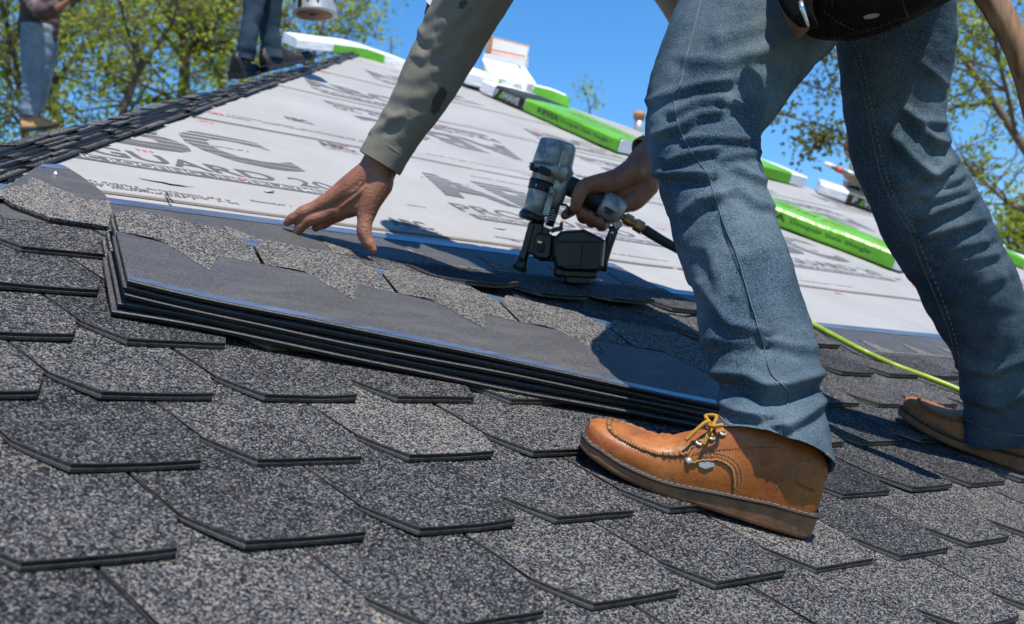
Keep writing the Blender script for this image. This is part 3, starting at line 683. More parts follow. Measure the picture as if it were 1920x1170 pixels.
# skin chains: a rough hidden body, then the two forearms and hands in full
def remesh(mbl, name, voxel, it=5, fac=.5):
    me = mbl.mesh(name, []); o = bpy.data.objects.new(name, me); col.objects.link(o)
    m = o.modifiers.new('r', 'REMESH'); m.mode = 'VOXEL'; m.voxel_size = voxel; m.use_smooth_shade = True
    s_ = o.modifiers.new('s', 'SMOOTH'); s_.iterations = it; s_.factor = fac
    dg = bpy.context.evaluated_depsgraph_get(); me2 = bpy.data.meshes.new_from_object(o.evaluated_get(dg))
    bpy.data.objects.remove(o); bpy.data.meshes.remove(me); return me2
def chain(mb, pts, n=14, sub=4):
    """Round-ended tapered limb through (point, radius) rows."""
    P = [Vector(p) for p, r in pts]; rr_ = [r for p, r in pts]; A = crv([(*p, r) for p, r in zip(P, rr_)], (len(P) - 1) * sub + 1)
    pos = [Vector(a[:3]) for a in A]; rad = [a[3] for a in A]
    t0 = (pos[0] - pos[1]).normalized(); t1 = (pos[-1] - pos[-2]).normalized()
    hp = [pos[0] + t0 * rad[0] * k for k in (.95, .75, .4)]; hr = [rad[0] * math.sqrt(1 - k * k) for k in (.95, .75, .4)]
    tp = [pos[-1] + t1 * rad[-1] * k for k in (.4, .75, .95)]; tr = [rad[-1] * math.sqrt(1 - k * k) for k in (.4, .75, .95)]
    mb.tube(hp + pos + tp, hr + rad + tr, n)
def px_chain(mb, d0, rows):                     # rows: x, y, depth offset, radius in pixels
    chain(mb, [(at(x, y, d0 + dz), r * (d0 + dz) / F) for x, y, dz, r in rows])
HD = 2.36
hand1 = MB()
for rows in ([(744, 238, 0, 30), (722, 288, 0, 29), (707, 320, 0, 26)], [(736, 240, 0, 28), (708, 296, 0, 25), (692, 324, 0, 24)], [(744, 250, .01, 26), (724, 305, .01, 26), (712, 338, .008, 24)],
             [(702, 318, 0, 27), (655, 352, .0, 24), (612, 380, 0, 16)], [(706, 330, .004, 28), (668, 366, .004, 24), (634, 394, .004, 17)], [(712, 340, .012, 27), (684, 376, .016, 22), (652, 394, .02, 16)], [(700, 330, .02, 25), (660, 365, .028, 20), (636, 392, .032, 14)],
             [(712, 345, -.004, 26), (694, 378, -.008, 22), (686, 404, -.010, 18)], [(684, 385, -.004, 18), (664, 388, .0, 14), (640, 392, .002, 15)],
             [(612, 378, 0, 16), (590, 389, -.002, 13), (569, 398, -.003, 13.2), (557, 405, -.002, 10.8), (548, 410, -.001, 10.6), (538, 417, .001, 7.6)], [(704, 318, -.0205, 5), (665, 342, -.0195, 4.5), (622, 371, -.012, 5)], [(708, 330, -.0205, 4.5), (676, 360, -.019, 4), (640, 388, -.011, 4.5)], [(712, 300, -.024, 3.2), (690, 322, -.0225, 3), (672, 352, -.0205, 2.8), (648, 366, -.017, 2.6)],
             [(630, 392, .002, 15), (606, 403, .0, 12.6), (580, 412, -.001, 13), (569, 421, .0, 10.6), (562, 428, .001, 10.2), (554, 440, .003, 7.4)],
             [(652, 392, .018, 15), (632, 405, .022, 12.5), (612, 411, .024, 11.5), (599, 421, .024, 10), (592, 427, .024, 8)],
             [(648, 388, .032, 12), (640, 402, .038, 11), (624, 411, .04, 9.5), (612, 419, .04, 8.5), (606, 424, .04, 7)],
             [(688, 398, -.010, 18), (684, 418, -.014, 14.8), (683, 436, -.016, 14.6), (687, 450, -.017, 12.2), (692, 458, -.0175, 11.6), (699, 468, -.018, 8)]):
    px_chain(hand1, HD, rows)
h1 = remesh(hand1, 'hand', .0017, 7)
GD = 2.70
hand2 = MB()
for rows in ([(1262, 262, .07, 36), (1228, 288, .05, 34), (1202, 312, .03, 32)], [(1270, 285, .07, 34), (1236, 312, .05, 32), (1208, 335, .03, 30)], [(1205, 312, .03, 31), (1165, 335, .03, 24), (1118, 349, .03, 17)], [(1210, 330, .03, 30), (1178, 355, .03, 26), (1150, 366, .03, 20)],
             [(1212, 345, .03, 26), (1188, 374, .018, 22), (1172, 384, .012, 16)], [(1190, 322, .0, 22), (1150, 339, -.008, 21), (1112, 346, -.018, 17.5), (1094, 352, -.027, 15), (1084, 370, -.031, 13.5), (1079, 390, -.029, 10.5)],
             [(1118, 350, .034, 15), (1098, 372, .042, 12.5), (1080, 390, .034, 11), (1066, 399, .014, 10), (1059, 404, .0, 8.5)],
             [(1128, 358, .036, 16), (1112, 388, .042, 13.5), (1101, 404, .028, 12.5), (1094, 408, .004, 12.2), (1090, 399, -.018, 11.5)],
             [(1142, 366, .036, 16), (1127, 396, .042, 13.5), (1116, 412, .028, 12.5), (1109, 415, .004, 12.2), (1105, 405, -.017, 11.5)],
             [(1155, 374, .034, 15), (1142, 404, .038, 12), (1133, 420, .026, 11), (1127, 423, .004, 10.8), (1123, 415, -.014, 10.2)]):
    px_chain(hand2, GD, rows)
h2 = remesh(hand2, 'hand', .0019, 6)
E1, S1 = at(842, 72, 2.33), at(1010, -240, 2.20); E2, S2 = at(1390, 150, 2.86), at(1165, -240, 2.62)
PEL, CHE, NEC, HEA = at(1565, -110, 2.13), at(1180, -260, 2.36), at(1090, -300, 2.40), at(1005, -345, 2.43)
inner = MB()
def leg_chain(sp, k): return [(at(x, y, d), hw * d / F * k) for x, y, hw, d in [r[:4] for r in sp][2:-3]]
chain(inner, leg_chain(NEAR, .62)[::2]); chain(inner, leg_chain(FAR, .62)[::2])
chain(inner, [(PEL, .11), (PEL.lerp(CHE, .5), .095), (CHE, .10), (CHE.lerp(NEC, .7), .07)]); chain(inner, [(CHE, .07), (NEC, .058), (HEA, .062)])
for s_, e_, w_ in ((S1, E1, at(735, 280, HD)), (S2, E2, at(1235, 290, GD + .055))):
    chain(inner, [(CHE, .07), (s_, .045), (s_.lerp(e_, .5), .034), (e_, .030), (e_.lerp(w_, .5), .029), (w_, .026)])
hx = (HEA - NEC).normalized()
chain(inner, [(HEA - hx * .01, .078), (HEA + hx * .05, .085), (HEA + hx * .10, .078)]); fdir = (Vector((0, 0, -1)) - hx * Vector((0, 0, -1)).dot(hx)).normalized()
chain(inner, [(HEA + hx * .02 + fdir * .03, .055), (HEA - hx * .035 + fdir * .052, .034)]); chain(inner, [(HEA + hx * .03 + fdir * .075, .012), (HEA + hx * .0 + fdir * .098, .013)])
for s_ in (-1, 1):
    ear = HEA + hx * .03 + hx.cross(fdir) * .083 * s_; chain(inner, [(ear - hx * .022, .012), (ear + hx * .022, .014)])
bm_ = remesh(inner, 'inner', .008, 3)
bm = bmesh.new()
for me in (bm_, h1, h2): bm.from_mesh(me)
me = bpy.data.meshes.new('person'); bm.to_mesh(me); bm.free(); me.materials.append(M['skin'])
for p in me.polygons: p.use_smooth = True
person = link('person', me)
tag(person, 'roofer in worn blue jeans and olive grey shirt, bending down with a nail gun', 'person')
mb = MB(); chain(mb, [(HEA + hx * .07 - fdir * .012, .088), (HEA + hx * .115 - fdir * .01, .074)]); mb.build('hair', M['hair'], person)
# fingernails
# jeans
mb = MB(); rn = ring_loft(NEAR, 230, 110, NF, .95, 1); mb.loft(rn, False)
inn = [[p.lerp(sum(rn[-1], Vector()) / 110, .035) for p in rn[-1]]] ; inn.append([p + (sum(rn[-14], Vector()) - sum(rn[-1], Vector())) / 110 for p in inn[0]]); mb.loft([rn[-1]] + inn, False)
rf = ring_loft(FAR, 190, 90, FF, .95, 5); mb.loft(rf, False)
i2 = [[p.lerp(sum(rf[-1], Vector()) / 90, .035) for p in rf[-1]]]; i2.append([p + (sum(rf[-10], Vector()) - sum(rf[-1], Vector())) / 90 for p in i2[0]]); mb.loft([rf[-1]] + i2, False)
rh = ring_loft(HIPS, 40, 60, (), .62, 9, .004); mb.loft(rh, True)
jeans = mb.build('jeans', M['denim'], person)
def tree_of(o):
    bm = bmesh.new(); bm.from_mesh(o.data); bm.transform(o.matrix_world); t_ = BVHTree.FromBMesh(bm); bm.free(); return t_
def drape(bvh, x, y, lift=.0008):
    d = (at(x, y, 1) - Vector(CAM)).normalized(); h = bvh.ray_cast(Vector(CAM), d)
    return None if h[0] is None else h[0] + (h[1] if h[1].dot(d) < 0 else -h[1]) * lift
def draped(bvh, line, n, r, name, mat, parent, lift=.0006, dash=None, flat=.6, nn=5):
    pts = [drape(bvh, x, y, lift) for x, y in crv(line, n)]; mb = MB(); run = []
    segs = []
    for p in pts + [None]:
        if p is None or (run and (p - run[-1]).length > .05):
            if len(run) > 1: segs.append(run)
            run = [] if p is None else [p]
        else: run.append(p)
    for s_ in segs:
        if dash:
            for i in range(0, len(s_) - dash, dash * 2 - (dash > 1)): mb.tube(s_[i:i + dash + 1], r, nn, flat=flat)
        else: mb.tube(s_, r, nn, flat=flat)
    if mb.v: return mb.build(name, mat, parent)
jt = tree_of(jeans)
draped(jt, [(1318, -10), (1297, 70), (1285, 115), (1275, 160), (1264, 176), (1267, 210), (1276, 245), (1300, 290), (1325, 325), (1343, 375), (1358, 420), (1385, 490), (1415, 590), (1430, 640), (1446, 700), (1478, 735), (1470, 780), (1460, 820), (1453, 852)], 150, .0013, 'seam', M['stitch_blue'], jeans)
draped(jt, [(1582, 62), (1600, 100), (1614, 150), (1626, 210), (1640, 280), (1652, 330), (1675, 385), (1705, 435), (1730, 500), (1760, 570), (1782, 630), (1793, 680), (1790, 730), (1782, 770)], 120, .0012, 'seam', M['stitch_blue'], jeans)
draped(jt, [(1592, 62), (1610, 100), (1624, 150), (1636, 210), (1650, 280), (1662, 330), (1685, 383), (1715, 432), (1740, 497), (1770, 567), (1790, 630), (1800, 680), (1797, 730), (1789, 770)], 160, .0009, 'stitching', M['thread'], jeans, dash=1)
draped(jt, [(1345, 775), (1362, 793), (1400, 820), (1450, 843), (1500, 851), (1552, 852)], 90, .0011, 'hem_stitching', M['stitch_gold'], jeans, dash=1)
draped(jt, [(1812, 786), (1850, 806), (1890, 815), (1930, 816)], 40, .001, 'hem_stitching', M['stitch_gold'], jeans, dash=1)

# shirt: two sleeves with cuffs, and the back bent over above the picture
SL1 = [(1020, -250, 95, 2.20), (950, -120, 78, 2.26), (886, -5, 68, 2.31), (857, 52, 64, 2.33), (829, 105, 60, 2.345), (800, 162, 55, 2.35), (764, 222, 47, 2.355), (738, 262, 44, 2.36), (728, 278, 44, 2.36)]
F1 = [([(812, 82), (840, 50), (872, 18)], .006, 9), ([(793, 108), (815, 95), (842, 76)], .006, 8), ([(770, 45), (795, 60), (830, 38)], .004, 8), ([(783, 55), (795, 75), (812, 70)], .004, 6), ([(694, 248), (715, 236), (752, 214)], .006, 7), ([(735, 175), (760, 185), (790, 180)], .003, 9),
      ([(720, 210), (740, 222), (770, 222)], .003, 8), ([(850, 100), (885, 60)], .003, 10), ([(800, 30), (830, 5), (850, -20)], .005, 9), ([(745, 140), (775, 150), (800, 140)], .003, 9)]
mb = MB(); r1 = ring_loft(SL1, 130, 72, [(l_, A * .42, w * 1.25) for l_, A, w in F1], .95, 21, .0020); mb.loft(r1, False)
SL2 = [(1160, -250, 85, 2.62), (1290, -30, 68, 2.78), (1385, 140, 62, 2.87), (1330, 215, 52, 2.83), (1262, 265, 46, 2.79), (1236, 284, 44, 2.775)]
r2 = ring_loft(SL2, 70, 48, (), .95, 25, .003); mb.loft(r2, False)
TOR = [(1620, -190, 170, 2.10), (1470, -230, 180, 2.2), (1320, -262, 190, 2.33, 0, 1.1), (1180, -275, 195, 2.42, 0, 1.15), (1080, -285, 160, 2.42, 0, 1.1), (1020, -290, 70, 2.38)]
rt_ = ring_loft(TOR, 50, 48, (), .95, 31, .005); mb.loft(rt_, True)
shirt = mb.build('shirt', M['shirt'], person)
mb = MB(); rc = ring_loft([(733, 268, 45, 2.36), (724, 285, 44.5, 2.36), (712, 306, 44, 2.36, .02)], 12, 60, (), .95, 4, .0012)
mb.loft(rc, False); ci = [[p.lerp(sum(q, Vector()) / 60, .06) for p in q] for q in (rc[-1], rc[4])]; mb.loft([rc[-1]] + ci, False); mb.build('cuff', M['shirt'], shirt)
mb = MB(); rc = ring_loft([(1242, 282, 45, 2.778), (1226, 292, 45, 2.768), (1210, 300, 44, 2.76)], 10, 48, (), .95, 4, .0012)
mb.loft(rc, False); ci = [[p.lerp(sum(q, Vector()) / 48, .06) for p in q] for q in (rc[-1], rc[4])]; mb.loft([rc[-1]] + ci, False); mb.build('cuff', M['shirt'], shirt)
st_ = tree_of(shirt)
for bx, by, bw, bh in ((822, 188, 12, 26), (868, 8, 8, 10)):           # dark stains on the sleeve
    mb = MB(); c = drape(st_, bx, by, .0012); pts = [c] + [drape(st_, bx + bw * math.cos(q) * rnd.uniform(.7, 1.1) + .5 * bh * math.sin(-q) * .8, by + bh * math.sin(q) * rnd.uniform(.7, 1.1), .0012) for q in (2 * math.pi * k / 16 for k in range(16))]
    pts = [p if p else c for p in pts]; mb.add(pts, [(0, k + 1, (k + 1) % 16 + 1) for k in range(16)], 0); mb.build('stain', M['stain'], shirt)
# ------------------------------------------------------------------ boots
def boot(mw, parent, lace=True, mat='leather', simple=False):
    """A tan moc-toe work boot; local x runs from heel to toe, z is up."""
    X = [(0, .020, .060, .080), (.006, .029, .060, .094), (.022, .0345, .060, .106), (.05, .0365, .055, .114), (.085, .036, .05, .118), (.115, .0362, .05, .114), (.14, .0375, .048, .106), (.165, .040, .046, .088), (.19, .043, .044, .067), (.215, .0455, .042, .053),
         (.24, .0465, .040, .047), (.262, .045, .038, .0445), (.282, .039, .036, .041), (.296, .029, .034, .037), (.3045, .016, .032, .032)]
    def sole_t(x): return .034 - .016 * max(0, min(1, (x - .06) / .13)) - .001
    def toe(x): return .012 * max(0, (x - .19) / .115) ** 2
    def curve(x): return .010 * math.sin(math.pi * min(1, max(0, x / .3)))       # the foot bends inward a little
    S = crv(X, 60); rings = []
    for x, hw, _, top in S:
        z0 = sole_t(x) + toe(x) - .002; top = top + toe(x) * .9; rg = []; n = 40; bx = max(0, min(1, (x - .15) / .06))
        for j in range(n + 1):
            q = math.pi * j / n; c, s_ = math.cos(q), math.sin(q)
            ex = .62 - .10 * bx; y = hw * math.copysign(abs(c) ** ex, c) * (1 - .42 * (1 - bx) * s_ ** 1.3); z = z0 + (top - z0) * s_ ** (.80 - .10 * bx)
            bulge = .0032 * math.sin(q) * noise.noise(Vector((x * 26, y * 22, z * 26)))
            if .15 < x < .245: bulge += .0019 * math.sin((x - .13) * 380 + 4 * y / hw + 2 * noise.noise(Vector((x * 40, y * 40, 1)))) * s_ ** 2 * math.exp(-((x - .205) / .02) ** 2)
            rg.append((x, curve(x) + y + bulge * c, z + bulge * s_))
        rings.append(rg)
    T = MB(); T.loft(rings, False, 0, True, closed=False)
    for e in (0, -1): T.add(rings[e], [tuple(range(len(rings[e])))], 0)
    root = T.build('boot', M[mat], parent, mw)
    def surf(x, q, lift=.001):                   # a point on the upper: x along, q from 0 (far side) to pi (near side)
        q = math.pi - q; i = min(59, max(0, int(np.searchsorted(S[:, 0], x)))); r = rings[i]; j = min(39, max(0, q / math.pi * 40)); k = int(j); a = Vector(r[k]).lerp(Vector(r[min(40, k + 1)]), j - k)
        c = Vector((x, curve(x), .03)); d = (a - c); d.x = 0; return a + d.normalized() * lift + Vector((x - a.x, 0, 0))
    # sole and welt
    def outline(grow, zf, n=30):
        up = []; 
        for i in range(n + 1):
            x = .3045 * (.5 - .5 * math.cos(math.pi * i / n)); k = min(59, int(np.searchsorted(S[:, 0], x))); hw = S[k][1] if x < .3044 else .010
            up.append((x, hw))
        pts = []
        for x, hw in up: pts.append((x + (grow if x > .29 else -grow if x < .01 else 0), curve(x) + hw + grow, zf(x)))
        for x, hw in up[::-1]: pts.append((x + (grow if x > .29 else -grow if x < .01 else 0), curve(x) - hw - grow, zf(x)))
        return [Vector(p) for p in pts]
    T = MB(); T.loft([outline(.0025, lambda x: toe(x)), outline(.0045, lambda x: toe(x) + .004), outline(.004, lambda x: sole_t(x) + toe(x) - .0035)], True, 0, False); T.build('sole', M['crepe' if not simple else 'rubber'], root, mw)
    if simple: return root
    T = MB(); T.loft([outline(.0052, lambda x: sole_t(x) + toe(x) - .0034), outline(.0056, lambda x: sole_t(x) + toe(x) - .001), outline(.0035, lambda x: sole_t(x) + toe(x) + .0012)], True, 0, False); T.build('welt', M['welt'], root, mw)
    T = MB(); o = outline(.0040, lambda x: sole_t(x) + toe(x) + .0010)
    for i in range(len(o) - 1):
        a, b = o[i], o[i + 1]; L = (b - a).length; m = int(L / .0065)
        for k in range(m): p, q_ = a.lerp(b, (k + .15) / m), a.lerp(b, (k + .72) / m); T.tube([p, q_], .0008, 4)
    T.build('welt_stitching', M['thread'], root, mw)
    # moc toe ridge with its stitches
    path = [(x, q) for x, q in ((.180, 2.42), (.195, 2.38), (.212, 2.33), (.23, 2.28), (.25, 2.22), (.266, 2.12), (.278, 1.9), (.282, 1.57), (.278, 1.25), (.266, 1.02), (.25, .92), (.23, .86), (.212, .82), (.195, .76), (.180, .72))]
    pc_ = crv(path, 70); pts = [surf(x, q, .0007) for x, q in pc_]; T = MB(); T.tube(pts, [.0030 + .0006 * math.sin(i * 1.7) for i in range(70)], 8); T.build('moc_seam', M['suede'], root, mw)
    T = MB()
    for i in range(0, 69, 1):
        a = pts[i]; d = (pts[i + 1] - pts[i]).normalized(); nrm = (a - Vector((a.x, curve(a.x), .03))).normalized(); s_ = d.cross(nrm)
        T.tube([a + nrm * .0026 - s_ * .0036, a + nrm * .0034, a + nrm * .0018 + s_ * .0038], .00055, 4)
    T.build('moc_stitching', M['thread_dark'], root, mw)
    # raised leather panels: quarter, heel counter (each a thin shell following the upper)
    def panel(name, edge, mat, lift=.0016):
        e = crv(edge, 48); P = [surf(x, q, lift) for x, q in e]; T = MB(); T.tube(P, .0016, 6, flat=.8); return T.build(name, mat, root, mw)
    panel('quarter_edge', [(.177, 2.05), (.179, 2.35), (.180, 2.62), (.174, 2.72), (.162, 2.70), (.142, 2.72), (.124, 2.82), (.115, 2.97), (.111, 3.08)], M['suede'])
    panel('eyestay_edge', [(.185, 1.85), (.180, 2.05), (.177, 2.3)], M['suede'])
    def stitch(pth, n, mat, r=.00055):
        e = crv(pth, n * 2); P = [surf(x, q, .0011) for x, q in e]; T = MB()
        for i in range(0, len(P) - 1, 2): T.tube([P[i], P[i + 1]], r, 4)
        T.build('stitching', mat, root, mw)
    stitch([(.174, 2.50), (.152, 2.52), (.127, 2.5), (.097, 2.42), (.077, 2.35)], 34, M['thread_dark']); stitch([(.170, 2.64), (.157, 2.62), (.139, 2.66), (.120, 2.78), (.110, 2.95), (.107, 3.08)], 30, M['thread'])
    stitch([(.166, 2.62), (.155, 2.58), (.136, 2.62), (.116, 2.75), (.106, 2.93), (.103, 3.08)], 30, M['thread']); stitch([(.002, 2.25), (.02, 2.22), (.034, 2.3), (.047, 2.5), (.056, 2.75), (.062, 2.95)], 26, M['thread']); stitch([(.175, 2.3), (.157, 2.2), (.137, 2.15)], 14, M['thread_dark'])
    T = MB(); p = surf(.176, 2.66, .001); nn_ = (p - Vector((p.x, curve(p.x), .03))).normalized(); T.tube([p, p + nn_ * .002, p + nn_ * .003], [.0042, .0042, .002], 12); T.build('rivet', M['eyelet'], root, mw)
    T = MB(); P = [surf(x, q, .002) for x, q in ((.164, 2.74), (.155, 2.73), (.145, 2.76), (.144, 2.83), (.153, 2.86), (.161, 2.83))]; T.add(P, [(0, 1, 2, 3, 4, 5)], 0, False); T.build('torn_tab', M['grey_print'], root, mw)
    # the word pressed into the heel, and scuffs of dust
    vs, fs = text_mesh('RHINO', .01); T = MB(); T.add([surf(.040 - .026 * x, 2.83 - .05 * y, .0012) for x, y in vs], fs, 0, False); T.build('pressed_word', M['thread_dark'], root, mw)
    if lace:
        T2 = []
        for k, (x, q) in enumerate(((.170, 2.16), (.158, 2.10), (.146, 2.06))):
            p = surf(x, q, .0012); n_ = (p - Vector((p.x, curve(p.x), .03))).normalized(); e1 = Vector((1, 0, 0)); e2 = n_.cross(e1).normalized(); e1 = e2.cross(n_); T = MB()
            ring = [[p + (e1 * math.cos(a) + e2 * math.sin(a)) * r_ + n_ * h for a in (2 * math.pi * j / 12 for j in range(12))] for r_, h in ((.0062, 0), (.0055, .0018), (.0035, .0018), (.003, 0))]
            T.loft(ring, False); T.build('eyelet', M['eyelet'], root, mw)
        def L(pts, r=.0026): 
            A_ = crv(pts, 8 * len(pts)); T = MB(); T.tube([Vector(a) for a in A_], r, 7); T.build('lace', M['lace'], root, mw)
        t0 = Vector((.160, curve(.160) + .012, .0955))
        for x, q in ((.170, 2.16), (.158, 2.10), (.146, 2.06)):
            a = surf(x, q, .002); b = surf(x + .004, 1.05, .003); L([a, a.lerp(b, .5) + Vector((0, 0, .006)), b])
        L([t0, t0 + Vector((.010, .008, .005)), t0 + Vector((.020, .016, -.008)), t0 + Vector((.028, .022, -.022))]); L([t0, t0 + Vector((-.008, .014, .009)), t0 + Vector((.004, .02, .005)), t0 + Vector((.006, .006, .002))])
        L([t0, t0 + Vector((-.002, -.014, .010)), t0 + Vector((.010, -.018, .005)), t0 + Vector((.004, -.004, .002))]); L([t0, t0 + Vector((.004, .016, -.006)), t0 + Vector((.006, .024, -.020))])
        T = MB(); T.ball(t0, .0055, 8); T.build('lace', M['lace'], root, mw)
    return root
def boot_at(heel, toe_, w=.0085):
    h, t_ = Vector((*heel, w)), Vector((*toe_, w)); dx = (t_ - h).normalized(); dy = Vector((0, 0, 1)).cross(dx)
    return ROOF @ Matrix(((dx.x, dy.x, 0, h.x), (dx.y, dy.y, 0, h.y), (0, 0, 1, h.z), (0, 0, 0, 1)))
B1 = boot_at((1.476, .079), (1.269, .317)); B2 = boot_at((2.43, .135), (2.285, .402))
boot(B1, person); boot(B2, person)
# tool belt pouch, black and worn, over the seat
mb = MB()
PB = [(1620, -260, 190, 1.95), (1625, -160, 185, 1.92), (1632, -90, 180, 1.89), (1640, -30, 164, 1.84), (1637, 3, 140, 1.82), (1623, 20, 120, 1.82), (1608, 36, 96, 1.825), (1594, 52, 66, 1.84), (1586, 63, 36, 1.85), (1583, 69, 12, 1.86)]
def flatbag(spine, n, nr, thick, seed, amp):
    S = crv(spine, n); rg = []
    for x, y, hw, d in S:
        c = at(x, y, d); h = hw * d / F; k = []
        for j in range(nr):
            q = 2 * math.pi * j / nr; cs, sn = math.cos(q), math.sin(q); p = c + VR * h * math.copysign(abs(cs) ** .6, cs) + VF * thick * min(1, h / .05) * (1.6 if y < -80 else 1) * math.copysign(abs(sn) ** .7, sn)
            k.append(p + (VR * cs + VF * sn) * amp * noise.noise(Vector((p.x * 22 + seed, p.y * 22, p.z * 22))) + VD * .006 * noise.noise(Vector((p.x * 30, p.z * 9, seed))))
        rg.append(k)
    return rg
mb.loft(flatbag(PB, 30, 40, .085, 2, .007), True)
pouch = mb.build('tool_pouch', M['pouch'], person)
mb = MB(); mb.loft(flatbag([(1490, -60, 55, 1.79), (1492, 0, 36, 1.79), (1497, 30, 27, 1.79), (1502, 55, 17, 1.795), (1498, 74, 5, 1.80)], 14, 20, .018, 5, .002), True); mb.build('pouch_pocket', M['pouch_brown'], pouch)
mb = MB(); mb.loft(flatbag([(1485, -60, 50, 1.765), (1492, 0, 32, 1.765), (1502, 30, 26, 1.765), (1516, 52, 20, 1.77)], 14, 20, .014, 6, .003), True); mb.build('pouch_flap', M['pouch'], pouch)
mb = MB(); mb.tube([at(1501, 2, 1.748), at(1505, 18, 1.746), at(1512, 38, 1.748), at(1516, 50, 1.75)], [.0038, .0036, .0026, .0022], 8, flat=.5); mb.build('metal_clip', M['steel'], pouch)
pt_ = tree_of(pouch)
mb = MB(); P = [drape(pt_, x, y, .001) for x, y in ((1618, 30), (1626, 26), (1640, 24), (1650, 25), (1645, 31), (1632, 34), (1622, 35))]; mb.add(P, [tuple(range(7))], 0, False); mb.build('torn_hole', M['grey_print'], pouch)
for ln in ([(1545, 20), (1580, 45), (1620, 56), (1680, 36)], [(1690, -5), (1696, 15), (1702, 30)], [(1560, -5), (1562, 15)]): draped(pt_, ln, 30, .0012, 'pouch_stitching', M['black'], pouch, dash=1)
mb = MB()
for k in range(46):                               # frayed lower edge
    x = 1530 + k * 3.6; y = 56 + 11 * math.sin((k / 46) * math.pi) - 22 * max(0, (k - 20) / 26); p = at(x, y, 1.80); mb.tube([p, p + VD * rnd.uniform(.004, .011) + VR * rnd.uniform(-.005, .005)], [.001, .0003], 4)
tag(mb.build('frayed_edge', M['pouch'], pouch), kind='stuff')

# ------------------------------------------------------------------ coil nail gun
gun = empty('nail_gun', at(1020, 505, GD)); tag(gun, 'worn aluminium and black coil nail gun held upright on the shingles', 'nail gun')
def G(x, y, dz=0.0): return at(x, y, GD + dz)
def GR(r): return r * GD / F
def gt(name, rows, mat, n=24, flat=1.0, up=None, smooth=True, parent=None):
    mb = MB(); mb.tube([G(x, y, dz) for x, y, dz, r in rows], [GR(r) for x, y, dz, r in rows], n, 0, True, smooth, up, flat); return mb.build(name, M[mat], parent or gun)
def gb(name, x, y, dz, ax, ay, hx_, hy_, hz_, mat, bev=0.0, parent=None):     # a box whose local x runs along pixel direction (ax, ay)
    L = math.hypot(ax, ay); a = (VR * ax + VD * ay) / L; b = (VR * -ay + VD * ax) / L
    mb = MB(); mb.box(G(x, y, dz), a * GR(hx_), b * GR(hy_), VF * GR(hz_), 0, GR(bev)); return mb.build(name, M[mat], parent or gun)
cap = gt('cylinder_cap', [(1047.5, 266, 0, 30), (1047, 268, 0, 33.5), (1046, 271, 0, 35), (1042, 287, 0, 36.5), (1037, 305, 0, 37.5), (1034, 314, 0, 38)], 'alu', 36)
for x, y in ((1031, 263), (1049, 269)): gt('cap_bolt', [(x + .8, y, -.012, 3.6), (x - 1.5, y + 6, -.012, 3.6)], 'black', 8, parent=cap)
gb('cap_rib', 1053, 296, -.040, -.3, .95, 22, 2.2, 4, 'alu', 1, cap)
gt('cylinder_flange', [(1034, 314, 0, 39), (1034, 315, 0, 42), (1031, 326, 0, 42), (1030, 327, 0, 38)], 'alu', 36)
for x, y, h in ((1001, 314, 7), (1021, 321, 12)): gb('flange_window', x, y, -.042 if x > 1010 else -.024, .93, .33, h, 7, 4, 'rubber', 1.5)
barrel = gt('cylinder_body', [(1028, 327, 0, 31), (1024, 334, 0, 28), (1016, 358, 0, 26), (1007, 384, 0, 23.5), (1000, 402, 0, 22.5)], 'alu', 32)
gt('cylinder_bumper', [(1001, 401, 0, 23.5), (999, 405, 0, 25.5), (996, 411, 0, 26), (995, 414, 0, 23)], 'gun_black', 28)
gt('maker_band', [(1021, 341, -.001, 27.9), (1015, 360, -.001, 26.9)], 'rubber', 32)
# the emblem on the dark band
vs, fs = text_mesh('V', .04)
bt = MB()
def band(x, y, w=19, h=11): 
    a = -1.0 + 1.35 * x; p0, p1 = G(1021, 341), G(1015, 360); ax = (p1 - p0).normalized(); s1 = ax.cross(VF).normalized(); s1 = s1 if s1.dot(VR) > 0 else -s1; f1 = -(s1.cross(ax)); f1 = f1 if f1.dot(VF) < 0 else -f1
    return p0.lerp(p1, 1 - y) + (s1 * math.sin(a) + f1 * math.cos(a)) * GR(28.1)
bt.add([band(.28 + .22 * x, .15 + .55 * y) for x, y in vs], fs, 0, False)
for k in range(4): bt.add([band(a, b) for a, b in ((.15 + .15 * k, .80), (.25 + .15 * k, .80), (.25 + .15 * k, .92), (.15 + .15 * k, .92))], [(0, 1, 2, 3)], 0, False)
for k in range(3): bt.add([band(a, b) for a, b in ((.56, .18 + .2 * k), (.80, .18 + .2 * k), (.80, .28 + .2 * k), (.56, .28 + .2 * k))], [(0, 1, 2, 3)], 0, False)
bt.build('band_emblem', M['ink_white'], gun)
gt('side_housing', [(1056, 318, -.006, 21), (1052, 332, -.006, 20), (1046, 352, -.006, 19), (1040, 374, -.006, 17), (1034, 388, -.006, 12)], 'alu', 24)
gb('side_plate', 1030, 378, -.030, -.28, .96, 27, 6, 2.5, 'alu', 1)
for x, y in ((1035, 360), (1024, 402)): gt('plate_screw', [(x, y, -.034, 2.4), (x, y, -.040, 2.4)], 'steel', 8)
gt('safety_spring_tube', [(1042, 384, -.004, 9), (1036, 404, -.004, 9), (1030, 424, -.004, 8)], 'gun_black', 14)
mb = MB(); hx_pts = [G(1037 - 8 * k / 40 * 1.0 + 9 * math.cos(k * .9), 390 + 26 * k / 40, -.012 + GR(9) * math.sin(k * .9)) for k in range(41)]; mb.tube(hx_pts, GR(1.3), 6); mb.build('safety_spring', M['steel'], gun)
nose = gb('nose_block', 1000, 447, 0, -.22, .97, 30, 14, 14, 'gun_black', 3)
